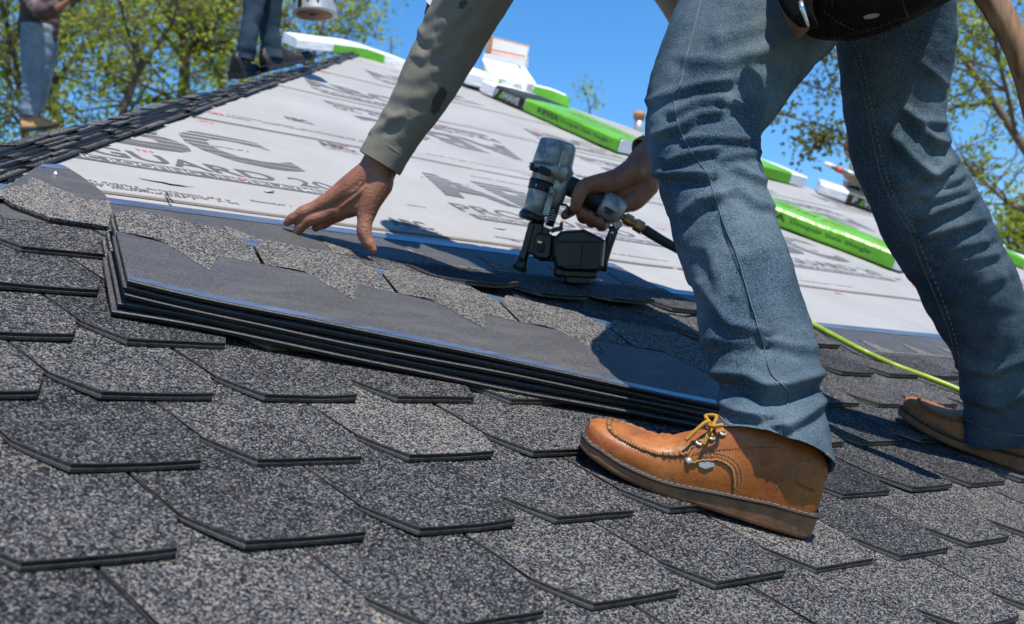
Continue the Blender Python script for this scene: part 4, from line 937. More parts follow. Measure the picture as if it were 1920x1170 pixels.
gb('nose_guide', 988, 452, -.018, -.26, .96, 36, 6, 6, 'gun_black', 2); gb('feed_door', 1018, 462, -.012, -.1, .99, 24, 17, 15, 'gun_black', 4)
gb('feed_body', 1030, 466, 0, 1, .05, 20, 24, 16, 'gun_black', 3); gb('nose_bridge', 1012, 430, 0, .9, .4, 20, 7, 9, 'gun_black', 2); gb('door_latch', 1014, 464, -.03, .99, .1, 7, 9, 3, 'rubber', 1.5); gb('latch_catch', 1012, 454, -.034, .97, .2, 4, 1.6, 2, 'steel')
gt('contact_foot', [(984, 474, 0, 9), (979, 490, 0, 11), (976, 497, 0, 13.5), (974, 505, 0, 13.5), (973.5, 508, 0, 11)], 'gun_black', 20)
gb('depth_arm', 1044, 430, -.01, .95, -.28, 12, 4, 5, 'gun_black', 1.5); gb('depth_arm', 1052, 424, -.01, -.2, .97, 8, 3, 4, 'gun_black', 1)
# magazine: a faceted canister with a sloping lid
mb = MB(); pr = [(1037, 447), (1052, 433), (1096, 430), (1128, 446), (1136, 452), (1131, 500), (1124, 509), (1060, 508), (1040, 502), (1035, 480)]
cx_, cy_ = 1085, 472; rg = []
for dz, k in ((-.052, .86), (-.047, .94), (-.036, 1), (.036, 1), (.047, .94), (.052, .86)): rg.append([G(cx_ + (x - cx_) * k, cy_ + (y - cy_) * k, dz) for x, y in pr])
mb.loft(rg, True, 0, False); mag = mb.build('magazine', M['gun_black'], gun)
mb = MB(); mb.tube([G(x, y, -.0525) for x, y in ((1041, 453), (1126, 453))], GR(1.5), 6); mb.tube([G(x, y, -.053) for x, y in ((1043, 498), (1090, 499), (1092, 455))], GR(1.2), 6); mb.build('magazine_rib', M['rubber'], mag)
gb('magazine_foot', 1080, 514, 0, 1, .05, 38, 7, 26, 'gun_black', 3); gb('magazine_foot', 1083, 524, 0, 1, .05, 24, 9, 20, 'gun_black', 3); gb('magazine_foot', 1096, 531, 0, 1, .04, 22, 3.5, 18, 'gun_black', 1.5)
gb('magazine_foot', 1048, 510, -.02, 1, .02, 10, 8, 10, 'gun_black', 3)
gt('rear_bracket', [(1150, 424, 0, 9.5), (1150, 434, 0, 9), (1140, 460, 0, 9.5), (1131, 488, 0, 10), (1127, 508, 0, 10)], 'gun_black', 14)
gt('bracket_pin', [(1147, 437, -.012, 4), (1147, 437, -.016, 4)], 'steel', 10)
grip = gt('grip', [(1048, 338, 0, 15), (1058, 344, 0, 19), (1075, 352, 0, 19.5), (1100, 364, 0, 18.5), (1125, 378, 0, 19.5), (1130, 380, 0, 21)], 'rubber', 24)
gt('handle_end_cap', [(1127, 379, 0, 22), (1131, 381, 0, 26), (1148, 391, 0, 27), (1160, 399, 0, 25), (1166, 403, 0, 20)], 'alu', 28)
gb('end_cap_slot', 1143, 394, -.030, .85, .52, 10, 2.6, 2, 'rubber', 1); gb('end_cap_slot', 1139, 399, -.0305, .85, .52, 7, 1.5, 2, 'rubber', .6)
gt('air_plug_nut', [(1156, 401, -.006, 10), (1164, 405, -.006, 10)], 'steel', 6, smooth=False); gt('end_cap_screw', [(1158, 425, -.004, 4), (1162, 428, -.004, 4)], 'gun_black', 8)
gb('bracket_boss', 1155, 417, 0, .4, .9, 12, 8, 10, 'alu', 2)
mb = MB(); mb.tube([G(x, y, -.004) for x, y in ((1050, 383), (1062, 385), (1066, 392), (1063, 402), (1058, 402))], [GR(r) for r in (2.4, 2.6, 3, 3.4, 2.2)], 10); mb.build('trigger', M['gun_black'], gun)
# air line: brass coupler, ribbed strain relief and hose
hose = empty('air_hose', at(1310, 505, 2.75)); tag(hose, 'lime green air hose with a brass coupler, running from the nail gun behind the leg', 'hose')
mb = MB(); mb.tube([G(x, y, -.006) for x, y in ((1164, 404), (1170, 408), (1172, 409), (1184, 416), (1186, 417), (1189, 419), (1191, 420), (1204, 428), (1206, 429), (1211, 432))], [GR(r) for r in (7, 7, 11, 11.5, 9, 9, 12, 12, 9, 7)], 14, smooth=False); mb.build('brass_coupler', M['brass'], hose)
mb = MB(); pts = []; rr_ = []
for k in range(41):
    t_ = k / 40; pts.append(G(1208 + 66 * t_, 430 + 38 * t_ + 1.5 * math.sin(t_ * 3), -.006)); rr_.append(GR(9.5 - 1.2 * t_ + (0 if k in (0, 40) else .9 * (k % 2))))
mb.tube(pts, rr_, 14, smooth=False); mb.build('strain_relief', M['rubber'], hose)
def hz(x, y, w): return on(x, y, w)
hp = [G(1268, 465, -.006), G(1290, 479, .02), G(1320, 503, .08)] + [hz(1400, 548, .03), hz(1470, 582, .018), hz(1520, 606, .0075), hz(1570, 633, .0115), hz(1620, 659, .0145), hz(1680, 686, .0075), hz(1740, 708, .0135), hz(1800, 732, .0145), hz(1860, 762, .012), hz(1940, 800, .013), hz(2050, 850, .013), hz(2300, 900, .013)]
A_ = crv([tuple(p) for p in hp], 140); mb = MB(); mb.tube([Vector(a) for a in A_], .0066, 12); mb.build('hose_pipe', M['hose'], hose)
# wooden handle at the upper right corner
mb = MB(); mb.tube([at(1800, -110, 2.0), at(1830, -45, 1.99), at(1861, 0, 1.98), at(1888, 48, 1.975), at(1912, 96, 1.97), at(1932, 150, 1.965), at(1950, 215, 1.96), at(1958, 240, 1.958)], [GR(24), GR(22), GR(20), GR(19), GR(19.5), GR(21), GR(22), GR(16)], 20)
tag(mb.build('wooden_handle', M['wood']), 'worn brown wooden tool handle slanting into the top right corner beside the jeans', 'tool handle')
# ------------------------------------------------------------------ bundles of shingles and cartons up the roof
def text_on(name, s, o, ex, ey, wd, h, mat, parent, bold=.02):
    vs, fs = text_mesh(s, bold); mb = MB(); mb.add([o + ex * (x * wd) + ey * (y * h) for x, y in vs], fs, 0, False); return mb.build(name, M[mat], parent)
def slab(pts, wv, hv, seed, n=14, mat='white_wrap', parent=None, name='wrap', rough=.004, k0=0.0, k1=1.0, grow=0.0):
    """Soft-edged slab along a line of points, width vector wv, height vector hv; k0..k1 picks a stretch of it."""
    C_ = crv([tuple(p) for p in pts], 41); mb = MB(); rg = []
    for i in range(n + 1):
        f = k0 + (k1 - k0) * i / n; j = f * 40; a = int(min(39, j)); p = Vector(C_[a]).lerp(Vector(C_[a + 1]), j - a); e = 1.0
        if f < .004 or f > .996: e = .93
        g = grow; rn_ = []
        for x, y in ((-g, .12), (.02 - g, -g * 2), (.5, -.0), (.98 + g, -g * 2), (1 + g, .12), (1 + g, .85), (.97 + g, 1 + g * 3), (.66, 1.03 + g * 3), (.33, 1.02 + g * 3), (.03 - g, 1 + g * 3), (-g, .85)):
            q = p + wv * (.5 + (x - .5) * e) + hv * (.5 + (y - .5) * e)
            rn_.append(q + hv.normalized() * rough * noise.noise(Vector((q.x * 7 + seed, q.y * 7, q.z * 9))) + wv.normalized() * rough * noise.noise(Vector((q.x * 9, q.y * 9 + seed, q.z * 9))))
        rg.append(rn_)
    mb.loft(rg, True, 0, False); return mb.build(name, M[mat], parent)
def bundle(label, pts, wv, hv, green=(.33, 1.0), black=None, words=True, seed=0, front=False):
    root = empty('shingle_bundle', sum(pts, Vector()) / len(pts)); tag(root, label, 'shingle bundle', 'wrapped shingle bundles on the roof')
    slab(pts, wv, hv, seed, 18, 'white_wrap', root, 'white_wrapper')
    slab([p - wv.normalized() * .012 for p in pts] if front else pts, wv * .05 if front else wv, hv * .8 if front else hv, seed, 18, 'green_wrap', root, 'green_label', .004, green[0], green[1], .008)
    a, b = pts[0], pts[-1]; ex = (b - a).normalized(); L = (b - a).length; ey = hv.normalized(); H = hv.length; out = -wv.normalized() * .008
    if black:
        slab(pts, wv, hv, seed, 8, 'ink_black', root, 'black_label', .004, black[0], black[1], .012)
        P0 = a + ex * (black[0] * L + .02) + hv * .22 + out * 1.6; w = (black[1] - black[0]) * L - .03
        text_on('label_word', 'F', P0, ex, ey, w * .12, H * .58, 'ink_white', root, .05); text_on('label_word', 'WAVE', P0 + ex * w * .3, ex, ey, w * .68, H * .58, 'ink_white', root, .05)
        mb = MB(); q = P0 + ex * w * .19; mb.add([q, q + ex * .012, q + ex * .026 + ey * H * .5, q + ex * .016 + ey * H * .5], [(0, 1, 2, 3)], 0, False); mb.add([p_ + ex * .014 for p_ in (q, q + ex * .010, q + ex * .020 + ey * H * .3, q + ex * .012 + ey * H * .3)], [(0, 1, 2, 3)], 0, False); mb.build('label_logo', M['green_wrap'], root)
    if words:
        g0 = green[0] * L + (.13 if black else .1); P0 = a + ex * g0 + hv * .32 + out * 1.7
        text_on('label_word', 'REVIA', P0, ex, ey, .16, H * .42, 'ink_black', root, .03); text_on('label_word', 'Designer Slate Shingle', P0 + ex * .18, ex, ey, .33, H * .34, 'ink_black', root, .01)
        tw = wv.normalized(); text_on('label_word', 'REVIA DESIGNER', a + ex * (g0 + .05) + hv * 1.06 + tw * .13, ex, tw, .5, .12, 'leaf', root, .02)
    return root
UPV = Vector((0, CA, SA)); H6 = NRM * .062
bundle('green wrapped bundle with a black and white label, behind the nail gun', [RW(4.52, 4.18, .0), RW(4.49, 3.64, .0), RW(4.444, 3.12, .0)], RW(.34, .02) - RW(0, 0), H6, (.34, .995), (.12, .335), True, 1)
bundle('green wrapped bundle seen between the two legs, lowest on the roof', [RW(4.19, 2.66), RW(4.35, 2.15), RW(4.50, 1.67)], RW(.33, .09) - RW(0, 0), H6, (.30, .975), None, True, 2)
mbx = empty('scrap', (0, 0, 0)); bpy.data.objects.remove(mbx)
bundle('white ended bundle with a green top, on the skyline just right of the near knee', [RW(5.5, 3.50, .0), RW(6.0, 3.45, .0), RW(6.44, 3.40, .0)], RW(.02, .33) - RW(0, 0), H6 * 1.05, (.2, .82), None, False, 3)
bundle('white bundle with a black label on the skyline, beside the crouching worker', [RW(6.42, 3.30, .0), RW(6.72, 2.90, .0), RW(7.05, 2.45, .0)], RW(.26, .2) - RW(0, 0), H6, (.40, .98), (.16, .39), False, 4)
bundle('green topped bundle at the right edge, beyond the far leg', [on(1862, 478), on(1905, 498), on(1985, 530)], RW(.24, .24) - RW(0, 0), H6 * .8, (.0, .6), None, False, 5)
bundle('long white and green bundle drooping over the peak of the roof', [at(556, 92, 6.1), at(612, 98, 6.15), at(672, 105, 6.3), at(735, 124, 6.42), at(800, 150, 6.48)], UPV * .13, (NRM * .35 + Vector((0, 0, 1)) * .65) * .05, (.30, .68), None, False, 6, True)
b7 = bundle('white bundle with a green underside lying beyond the ridge, right of the cartons', [at(985, 178, 7.35), at(1030, 188, 7.45), at(1066, 203, 7.5)], Vector((.05, .3, .06)), Vector((0, 0, .075)), (.0, .99), None, False, 7, True)
bundle('white bundle under the cartons by the forearm', [at(872, 158, 6.55), at(905, 166, 6.6), at(938, 176, 6.65)], UPV * .3 + Vector((.12, 0, 0)), (Vector((0, 0, 1)) + NRM) * .034, (.9, .97), None, False, 8)
def hexa(name, fr, df, bk, db, mats, parent, mids=None):
    v = [at(x, y, df) for x, y in fr] + [at(x, y, db) for x, y in bk]; mb = MB()
    fs = [(0, 1, 2, 3), (7, 6, 5, 4), (0, 4, 5, 1), (1, 5, 6, 2), (2, 6, 7, 3), (3, 7, 4, 0)]
    mb.add(v, fs, 0, False)
    if mids: mb.m = mids
    return mb.build(name, mats, parent)
ct = empty('carton', at(960, 150, 6.8)); tag(ct, 'closed white carton with a grey printed front, lying on the bundles at the ridge', 'carton')
hexa('body', [(928, 144), (1005, 157), (993, 181), (919, 164)], 6.72, [(904, 110), (984, 126), (984, 150), (902, 134)], 7.05, [M['white_card']], ct)
text_on('printed_word', 'STAPLES', at(934, 150, 6.715), VR * .98 + VD * .17, -VD, .05, .012, 'grey_print', ct) if False else None
mb = MB(); mb.add([at(x, y, 6.712) for x, y in ((950, 171), (958, 163), (968, 158), (977, 160), (981, 172), (976, 176), (962, 173))], [(0, 1, 2, 3, 4, 5, 6)], 0, False); mb.add([at(x, y, 6.713) for x, y in ((989, 158), (1002, 160), (993, 178), (984, 176))], [(0, 1, 2, 3)], 0, False)
mb.add([at(x, y, 6.713) for x, y in ((935, 149), (948, 151), (947, 153), (934, 151))], [(0, 1, 2, 3)], 0, False); mb.build('printed_picture', M['grey_print'], ct)
mb = MB(); mb.add([at(x, y, 6.83) - VD * .004 for x, y in ((968, 124), (975, 125), (981, 132), (974, 131))], [(0, 1, 2, 3)], 0, False); mb.build('hand_hole', M['grey_print'], ct)
oc = empty('open_carton', at(950, 100, 7.2)); tag(oc, 'open carton with one flap standing up, brown board inside, behind the white carton', 'carton')
hexa('flap', [(921, 71), (992, 89), (986, 113), (918, 98)], 7.18, [(922, 68), (993, 86), (988, 113), (920, 98)], 7.19, [M['white_card'], M['carton']], oc, [0, 0, 1, 0, 0, 1])
hexa('side_board', [(919, 66), (923, 69), (918, 98), (909, 97)], 7.12, [(922, 66), (926, 69), (922, 98), (913, 97)], 7.22, [M['carton']], oc)
hexa('body', [(908, 99), (986, 113), (984, 130), (904, 112)], 7.12, [(912, 90), (990, 105), (990, 128), (908, 108)], 7.4, [M['white_card'], M['carton']], oc, [0, 0, 1, 0, 0, 0])
mb = MB(); mb.add([at(x, y, 7.17) for x, y in ((921, 92), (985, 105), (984, 107), (920, 94))], [(0, 1, 2, 3)], 0, False); mb.build('printed_line', M['ink_red'], oc)
vp = empty('vent_pipe', at(1197, 250, 7.6)); tag(vp, 'pale vent pipe with a tan cap beyond the ridge, left of the near knee', 'vent pipe')
mb = MB(); mb.tube([at(1196, 265, 7.6), at(1198, 222, 7.6)], .028, 14); mb.build('pipe', M['tin'], vp); mb = MB(); mb.tube([at(1198, 222, 7.6), at(1199, 212, 7.6), at(1199, 208, 7.6)], [.034, .036, .018], 14); mb.build('cap', M['carton'], vp)
bg_ = empty('bag', at(800, -10, 2.45)); tag(bg_, 'dark brown bag corner with a pale strap, beside the forearm at the top edge', 'bag')
mb = MB(); mb.loft([[at(x, y, d) for x, y in ((795, 27), (800, 8), (806, -70), (880, -70), (860, 20), (822, 29))] for d in (2.42, 2.5)], True, 0, False); mb.build('body', M['pouch_brown'], bg_)
mb = MB(); mb.loft([[at(x, y, d) for x, y in ((800, 4), (812, 16), (826, 20), (840, 6), (812, -10), (802, -30), (794, -8))] for d in (2.40, 2.418)], True, 0, False); mb.build('strap', M['white_card'], bg_)

# ------------------------------------------------------------------ the other roofers
def figure(label, limbs, clothes, seed):
    """limbs: px chains for the skin body; clothes: (name, material, [spines])."""
    mb = MB()
    for rows in limbs: chain(mb, [(at(x, y, d), r * d / F * ((.6 if seed == 40 else .42) if r > 7.9 and y > -300 and seed in (40, 60) and not (seed == 60 and y < 40) else .8)) for x, y, d, r in rows], 12, 3)
    me = remesh(mb, 'figure', .012, 2); me.materials.append(M['skin'])
    for p in me.polygons: p.use_smooth = True
    o = link('person', me); tag(o, label, 'person')
    for nm, mt, sps in clothes:
        mb = MB()
        for k, sp in enumerate(sps): mb.loft(ring_loft(sp, 46, 32, (), .95, seed + k * 7, .012 * sp[0][3] / 11), True)
        mb.build(nm, M[mt], o)
    return o
def boot_px(hx_, hy_, hd, tx, ty, td, parent, mat, s=1.0):
    h, t_ = at(hx_, hy_, hd), at(tx, ty, td); dx = (t_ - h).normalized(); dy = Vector((0, 0, 1)).cross(dx).normalized(); dz = dx.cross(dy)
    boot(Matrix(((dx.x * s, dy.x * s, dz.x * s, h.x), (dx.y * s, dy.y * s, dz.y * s, h.y), (dx.z * s, dy.z * s, dz.z * s, h.z), (0, 0, 0, 1))), parent, False, mat, True)
w2 = figure('roofer in dark jeans and black boots on the roof hip, carrying a pail', [
    [(497, -330, 4.6, 52), (492, -240, 4.6, 48), (492, -150, 4.6, 44)], [(490, -150, 4.55, 38), (480, -20, 4.5, 26), (463, 70, 4.45, 15), (456, 118, 4.45, 13)], [(502, -150, 4.65, 38), (505, -20, 4.65, 26), (507, 60, 4.65, 15), (508, 112, 4.65, 13)],
    [(500, -330, 4.6, 26), (502, -385, 4.6, 24)], [(502, -400, 4.6, 40), (504, -440, 4.6, 46), (504, -470, 4.6, 38)], [(525, -400, 4.57, 8), (548, -420, 4.55, 8)],
    [(540, -320, 4.7, 24), (572, -240, 4.75, 20), (585, -160, 4.75, 15), (589, -128, 4.75, 13)], [(455, -320, 4.5, 24), (432, -235, 4.45, 20), (420, -150, 4.45, 15), (420, -115, 4.45, 14)],
    [(589, -128, 4.75, 12), (590, -108, 4.75, 12), (586, -98, 4.74, 7)], [(420, -115, 4.45, 13), (421, -95, 4.45, 11), (421, -80, 4.45, 6)]],
    [('jeans', 'denim_dark', [[(488, -180, 48, 4.58), (486, -90, 32, 4.54), (478, -10, 22, 4.50), (470, 45, 17, 4.47), (463, 85, 18, 4.45), (459, 112, 18, 4.45)], [(502, -180, 44, 4.64), (505, -90, 32, 4.65), (507, -10, 24, 4.65), (505, 45, 20, 4.65), (508, 82, 20, 4.65), (510, 112, 21, 4.65)]]),
     ('shirt', 'shirt_dark', [[(492, -150, 52, 4.6), (492, -240, 56, 4.6), (498, -330, 62, 4.6), (500, -360, 30, 4.6)], [(530, -335, 34, 4.68), (572, -240, 26, 4.75), (580, -190, 22, 4.75)], [(462, -335, 34, 4.52), (432, -235, 26, 4.45), (426, -185, 22, 4.45)]])], 40)
boot_px(444, 148, 4.42, 474, 140, 4.66, w2, 'boot_black', .82); boot_px(497, 136, 4.62, 588, 112, 4.80, w2, 'boot_black', .75)
pl_ = empty('paint_pail', at(590, 30, 4.75)); tag(pl_, 'white metal pail streaked with black tar, hanging at the top edge', 'pail')
pc0 = at(590, 28, 4.75); zz = Vector((0, 0, 1)); mb = MB(); mb.tube([pc0, pc0 + zz * .003, pc0 + zz * .008, pc0 + zz * .18, pc0 + zz * .19], [.078, .082, .080, .081, .084], 36); mb.build('can', M['tin'], pl_)
mb = MB(); mb.tube([pc0 - zz * .0006, pc0 + zz * .0004], [.066, .066], 30); mb.build('base', M['crepe'], pl_); mb = MB(); mb.tube([pc0 - zz * .0012, pc0 + zz * .0004], [.022, .022], 20); mb.build('base_stain', M['tar'], pl_)
for k in range(15):
    a = k * .42 + rnd.uniform(-.1, .1); ln = rnd.uniform(.125, .18); w = rnd.uniform(.006, .016); mb = MB(); rw = []
    for i in range(7):
        z = .186 - ln * i / 6; ww = w * (1 - .6 * i / 6 + .3 * math.sin(i * 2.2 + k)); rw.append([pc0 + Vector((.0822 * math.cos(a + e * ww / .08), .0822 * math.sin(a + e * ww / .08), z)) for e in (-1, 0, 1)])
    mb.loft(rw, False, 0, True, closed=False); mb.build('tar_drip', M['tar'], pl_)
mb = MB(); mb.tube([pc0 + zz * .17 + VR * (.085 * math.cos(q)) + zz * (.13 * math.sin(q)) for q in (math.pi * k / 16 for k in range(17))], .0022, 6); mb.build('bail', M['steel'], pl_)
w1 = figure('roofer in pale jeans, plum shirt and tan boots walking at the far left', [
    [(75, 40, 11.6, 28), (78, 0, 11.6, 30), (84, -60, 11.6, 32)], [(68, 60, 11.5, 22), (66, 130, 11.45, 17), (58, 190, 11.5, 11), (57, 235, 11.5, 9)], [(84, 60, 11.7, 20), (86, 130, 11.7, 15), (76, 190, 11.75, 10), (74, 225, 11.75, 9)],
    [(86, -60, 11.6, 14), (90, -88, 11.6, 13)], [(92, -96, 11.6, 20), (96, -114, 11.6, 23), (96, -132, 11.6, 19)], [(108, -98, 11.55, 5), (118, -106, 11.55, 5)],
    [(60, -45, 11.4, 13), (50, 5, 11.35, 11), (85, 30, 11.2, 9), (118, 16, 11.2, 8), (130, 8, 11.2, 8), (140, 6, 11.2, 5)], [(105, -45, 11.8, 13), (125, 5, 11.8, 11), (140, 0, 11.75, 8)]],
    [('jeans', 'denim_pale', [[(70, 55, 31, 11.5), (68, 100, 29, 11.5), (64, 150, 22, 11.5), (57, 190, 18, 11.5), (52, 225, 17, 11.5)], [(84, 55, 24, 11.72), (86, 110, 20, 11.72), (80, 160, 16, 11.75), (73, 195, 14, 11.78), (68, 218, 14, 11.78)]]),
     ('shirt', 'shirt_plum', [[(70, 82, 34, 11.55), (71, 60, 37, 11.55), (75, 20, 36, 11.57), (80, -30, 38, 11.6), (86, -68, 22, 11.6)], [(62, -48, 20, 11.42), (50, 0, 17, 11.36), (80, 30, 16, 11.25), (108, 20, 14, 11.2)], [(104, -48, 20, 11.78), (122, -5, 16, 11.8), (134, 2, 12, 11.77)]])], 60)
boot_px(41, 254, 11.45, 101, 247, 11.55, w1, 'boot_tan', 1.05); boot_px(62, 246, 11.75, 92, 243, 11.95, w1, 'boot_tan')
w1.location.z += .035
mb = MB(); mb.box(at(142, -3, 11.18), VR * .045, VD * .028, VF * .03, 0, .008); tag(mb.build('hand_tool', M['gun_black']), 'small dark tool in the hands of the roofer at far left', 'hand tool')
# the wing he stands on, hidden but for a sliver
wp = at(66, 276, 11.6); wd_ = Vector((FWD[0], FWD[1], 0)).normalized(); ws = Vector((wd_.y, -wd_.x, 0)); mb = MB(); pr = []
for k in (-.35, 3.0): pr.append([wp + wd_ * k, wp + wd_ * k + ws * .22 - zz * .5, wp + wd_ * k + ws * 1.4 - zz * 2.3, wp + wd_ * k + ws * 1.4 - Vector((0, 0, wp.z + 4.6)), wp + wd_ * k - ws * 1.4 - Vector((0, 0, wp.z + 4.6)), wp + wd_ * k - ws * 1.4 - zz * 2.3, wp + wd_ * k - ws * .22 - zz * .5])
mb.loft(pr, True, 0, False); mb.m = [1, 1, 0, 0, 0, 1, 1, 1, 0]; wing = mb.build('wing', [M['siding'], M['granules']], house)
w3 = figure('roofer in a brown cap and hi-vis collar, crouching beyond the roof edge between the legs', [
    [(1600, 375, 8.3, 24), (1606, 345, 8.3, 24), (1610, 318, 8.3, 20)], [(1606, 312, 8.3, 10), (1602, 296, 8.3, 10)], [(1598, 288, 8.3, 15), (1599, 274, 8.3, 17)], [(1588, 288, 8.26, 4), (1584, 284, 8.26, 4)],
    [(1604, 318, 8.2, 5), (1612, 335, 8.1, 5), (1596, 328, 8.05, 5), (1584, 323, 8.05, 4)], [(1618, 320, 8.4, 9), (1622, 340, 8.35, 8), (1612, 336, 8.2, 4)], [(1605, 375, 8.3, 22), (1580, 372, 8.2, 15), (1592, 400, 8.25, 11)], [(1612, 380, 8.35, 22), (1640, 376, 8.3, 14), (1640, 405, 8.3, 11)]],
    [('trousers', 'shirt_dark', [[(1606, 352, 24, 8.3), (1600, 372, 25, 8.28), (1588, 385, 18, 8.23), (1592, 405, 14, 8.25)], [(1612, 365, 24, 8.34), (1632, 378, 17, 8.32), (1640, 405, 13, 8.3)]]),
     ('shirt', 'grey_print', [[(1604, 360, 25, 8.3), (1608, 338, 25, 8.3), (1610, 316, 22, 8.3), (1606, 306, 12, 8.3)], [(1606, 316, 11, 8.22), (1612, 335, 11, 8.1), (1586, 325, 8, 8.05)]]),
     ('collar', 'hivis', [[(1608, 322, 18, 8.29), (1606, 310, 15, 8.29), (1602, 302, 11, 8.29)]])], 80)
mb = MB(); chain(mb, [(at(1598, 280, 8.3), .055), (at(1600, 268, 8.3), .052)]); mb.build('cap', M['cap_brown'], w3)
ht = empty('hand_tool', at(1572, 318, 8.02)); tag(ht, 'hand tool with a white tip and red band, held by the crouching roofer', 'hand tool')
mb = MB(); mb.tube([at(1546, 306, 8.0), at(1560, 312, 8.0)], [.012, .018], 12); mb.build('tip', M['white_card'], ht); mb = MB(); mb.tube([at(1568, 316, 8.0), at(1580, 321, 8.0)], .02, 12); mb.build('band', M['ink_red'], ht); mb = MB(); mb.tube([at(1559, 311.5, 8.0), at(1569, 316, 8.0)], .016, 12); mb.tube([at(1579, 320, 8.0), at(1618, 336, 8.02)], .021, 12); mb.build('barrel', M['alu'], ht)

# ------------------------------------------------------------------ trees
def tree(name, label, cat, d, stems, seed, leaf=.075, dens=1.0, mat='leaf', spread=1.0, sub=5, ll=1.0, ground=True, group=None, lean=0.0):
    r = random.Random(seed); root = None; tb = MB(); tips = []
    z0 = -4.62
    def branch(p, dirv, L, rad, lvl):
        n = 5; pts = [p]; dv = dirv.normalized(); q = p
        for i in range(n):
            dv = (dv + Vector((r.gauss(0, .16), r.gauss(0, .16), r.gauss(.03, .13)))).normalized(); q = q + dv * L / n; pts.append(q)
        tb.tube(pts, [max(.004, rad * (1 - .75 * i / n)) for i in range(n + 1)], 5 if lvl else 7)
        for i in range(1, n + 1):
            if lvl < 2 and r.random() > .62: pass
            elif lvl < 2:
                for _ in range(2 if r.random() < .25 else 1):
                    a = Vector((r.gauss(0, 1), r.gauss(0, 1), r.gauss(.25, .8))).normalized(); branch(pts[i], (dv * .55 + a).normalized(), L * r.uniform(.38, .6), rad * .45, lvl + 1)
            else: tips.append((pts[i], dv))
            if lvl == 1 and i > 2: tips.append((pts[i], dv))
    for st in stems:
        S = crv(st, 14); P = [at(x, y, d + dz) for x, y, w, dz in S]; rad = [max(.006, w * d / F) for x, y, w, dz in S]
        if ground and st is stems[0]:
            b = P[0]; P = [Vector((b.x + lean, b.y, z0)), Vector((b.x + lean * .4, b.y, (z0 + b.z) / 2))] + P; rad = [rad[0] * 1.7, rad[0] * 1.3] + rad
        tb.tube(P, rad, 9)
        m = len(P)
        for i in range(max(1, m - 13), m):
            for _ in range(sub if r.random() < .6 else sub - 1):
                if r.random() > .30 * (.3 + i / m): continue
                tg = (P[i] - P[i - 1]).normalized(); a = Vector((r.gauss(0, 1), r.gauss(0, 1), r.gauss(.2, .7))).normalized()
                branch(P[i], tg * .5 + a, ll * spread * r.uniform(.7, 1.5), rad[i] * .5, 0 if r.random() < .55 else 1)
        tips.append((P[-1], (P[-1] - P[-2]).normalized()))
    root = tb.build(name, M['bark']); tag(root, label, cat, group)
    # leaves: folded blades in small sprays round the twigs, leaving gaps
    V = []; Fc = []
    for p, dv in tips:
        if r.random() > dens * .22: continue
        for _ in range(r.randint(3, 6)):
            c = p + Vector((r.gauss(0, .15), r.gauss(0, .15), r.gauss(0, .13))) * (leaf / .075); s = leaf * 1.25 * r.uniform(.55, 1.25)
            a = Vector((r.gauss(0, 1), r.gauss(0, 1), r.gauss(-.3, .6))).normalized(); b = a.orthogonal().normalized(); b = (b * math.cos(r.random() * 6) + a.cross(b) * math.sin(r.random() * 6)).normalized(); n_ = a.cross(b)
            o = len(V); V += [c, c + a * s * .5 + b * s * .28 + n_ * s * .08, c + a * s, c + a * s * .5 - b * s * .28 + n_ * s * .08]; Fc += [(o, o + 1, o + 2), (o, o + 2, o + 3)]
    me = bpy.data.meshes.new('crown'); me.from_pydata([tuple(v) for v in V], [], Fc); me.materials.append(M[mat]); link('crown', me, root)
    return root
TG = 'trees behind the roof at left'
tree('leafy_tree', 'thick upright trunk with a broken stub, in front of fresh green leaves', 'tree', 19, [[(338, 240, 12, 0), (341, 190, 11, 0), (347, 130, 10, 0), (345, 70, 8, 0), (352, 20, 6, 0), (365, -40, 5, 0), (372, -110, 3, 0)], [(348, 110, 6, 0), (385, 52, 5, .3), (420, 0, 4, .6), (450, -60, 3, 1)], [(346, 80, 5, 0), (318, 30, 4, -.4), (300, -40, 3, -.8)], [(358, 96, 5, 0), (378, 86, 7, -.1), (397, 79, 7, -.2)]], 5, .085, .95, ll=1.0, group=TG)
tree('leafy_tree', 'slender leaning tree between the trunk and the walking roofer', 'tree', 17, [[(222, 240, 7, 0), (232, 205, 7, 0), (252, 150, 6, 0), (282, 100, 5, 0), (312, 60, 4, 0), (336, 15, 3, 0), (352, -40, 2, 0)], [(240, 180, 4, 0), (200, 130, 3, .4), (170, 90, 2.5, .6)], [(270, 120, 3, 0), (240, 60, 3, -.5), (225, 0, 2, -1)]], 8, .075, .9, ll=.85, group=TG)
tree('leafy_tree', 'forked tree just right of the walking roofer', 'tree', 20, [[(118, 262, 9, 0), (108, 225, 9, 0), (96, 180, 8, 0), (95, 145, 7, 0), (108, 100, 6, 0), (130, 70, 5, 0), (180, 40, 4, .5), (240, 0, 3, 1), (290, -50, 2, 1)], [(97, 165, 5, 0), (128, 120, 4, .5), (160, 85, 4, .8), (215, 58, 3, 1.2), (270, 40, 2, 1.5)], [(108, 100, 5, 0), (130, 40, 4, -.6), (140, -20, 3, -1)]], 13, .085, .95, ll=1.15, group=TG)
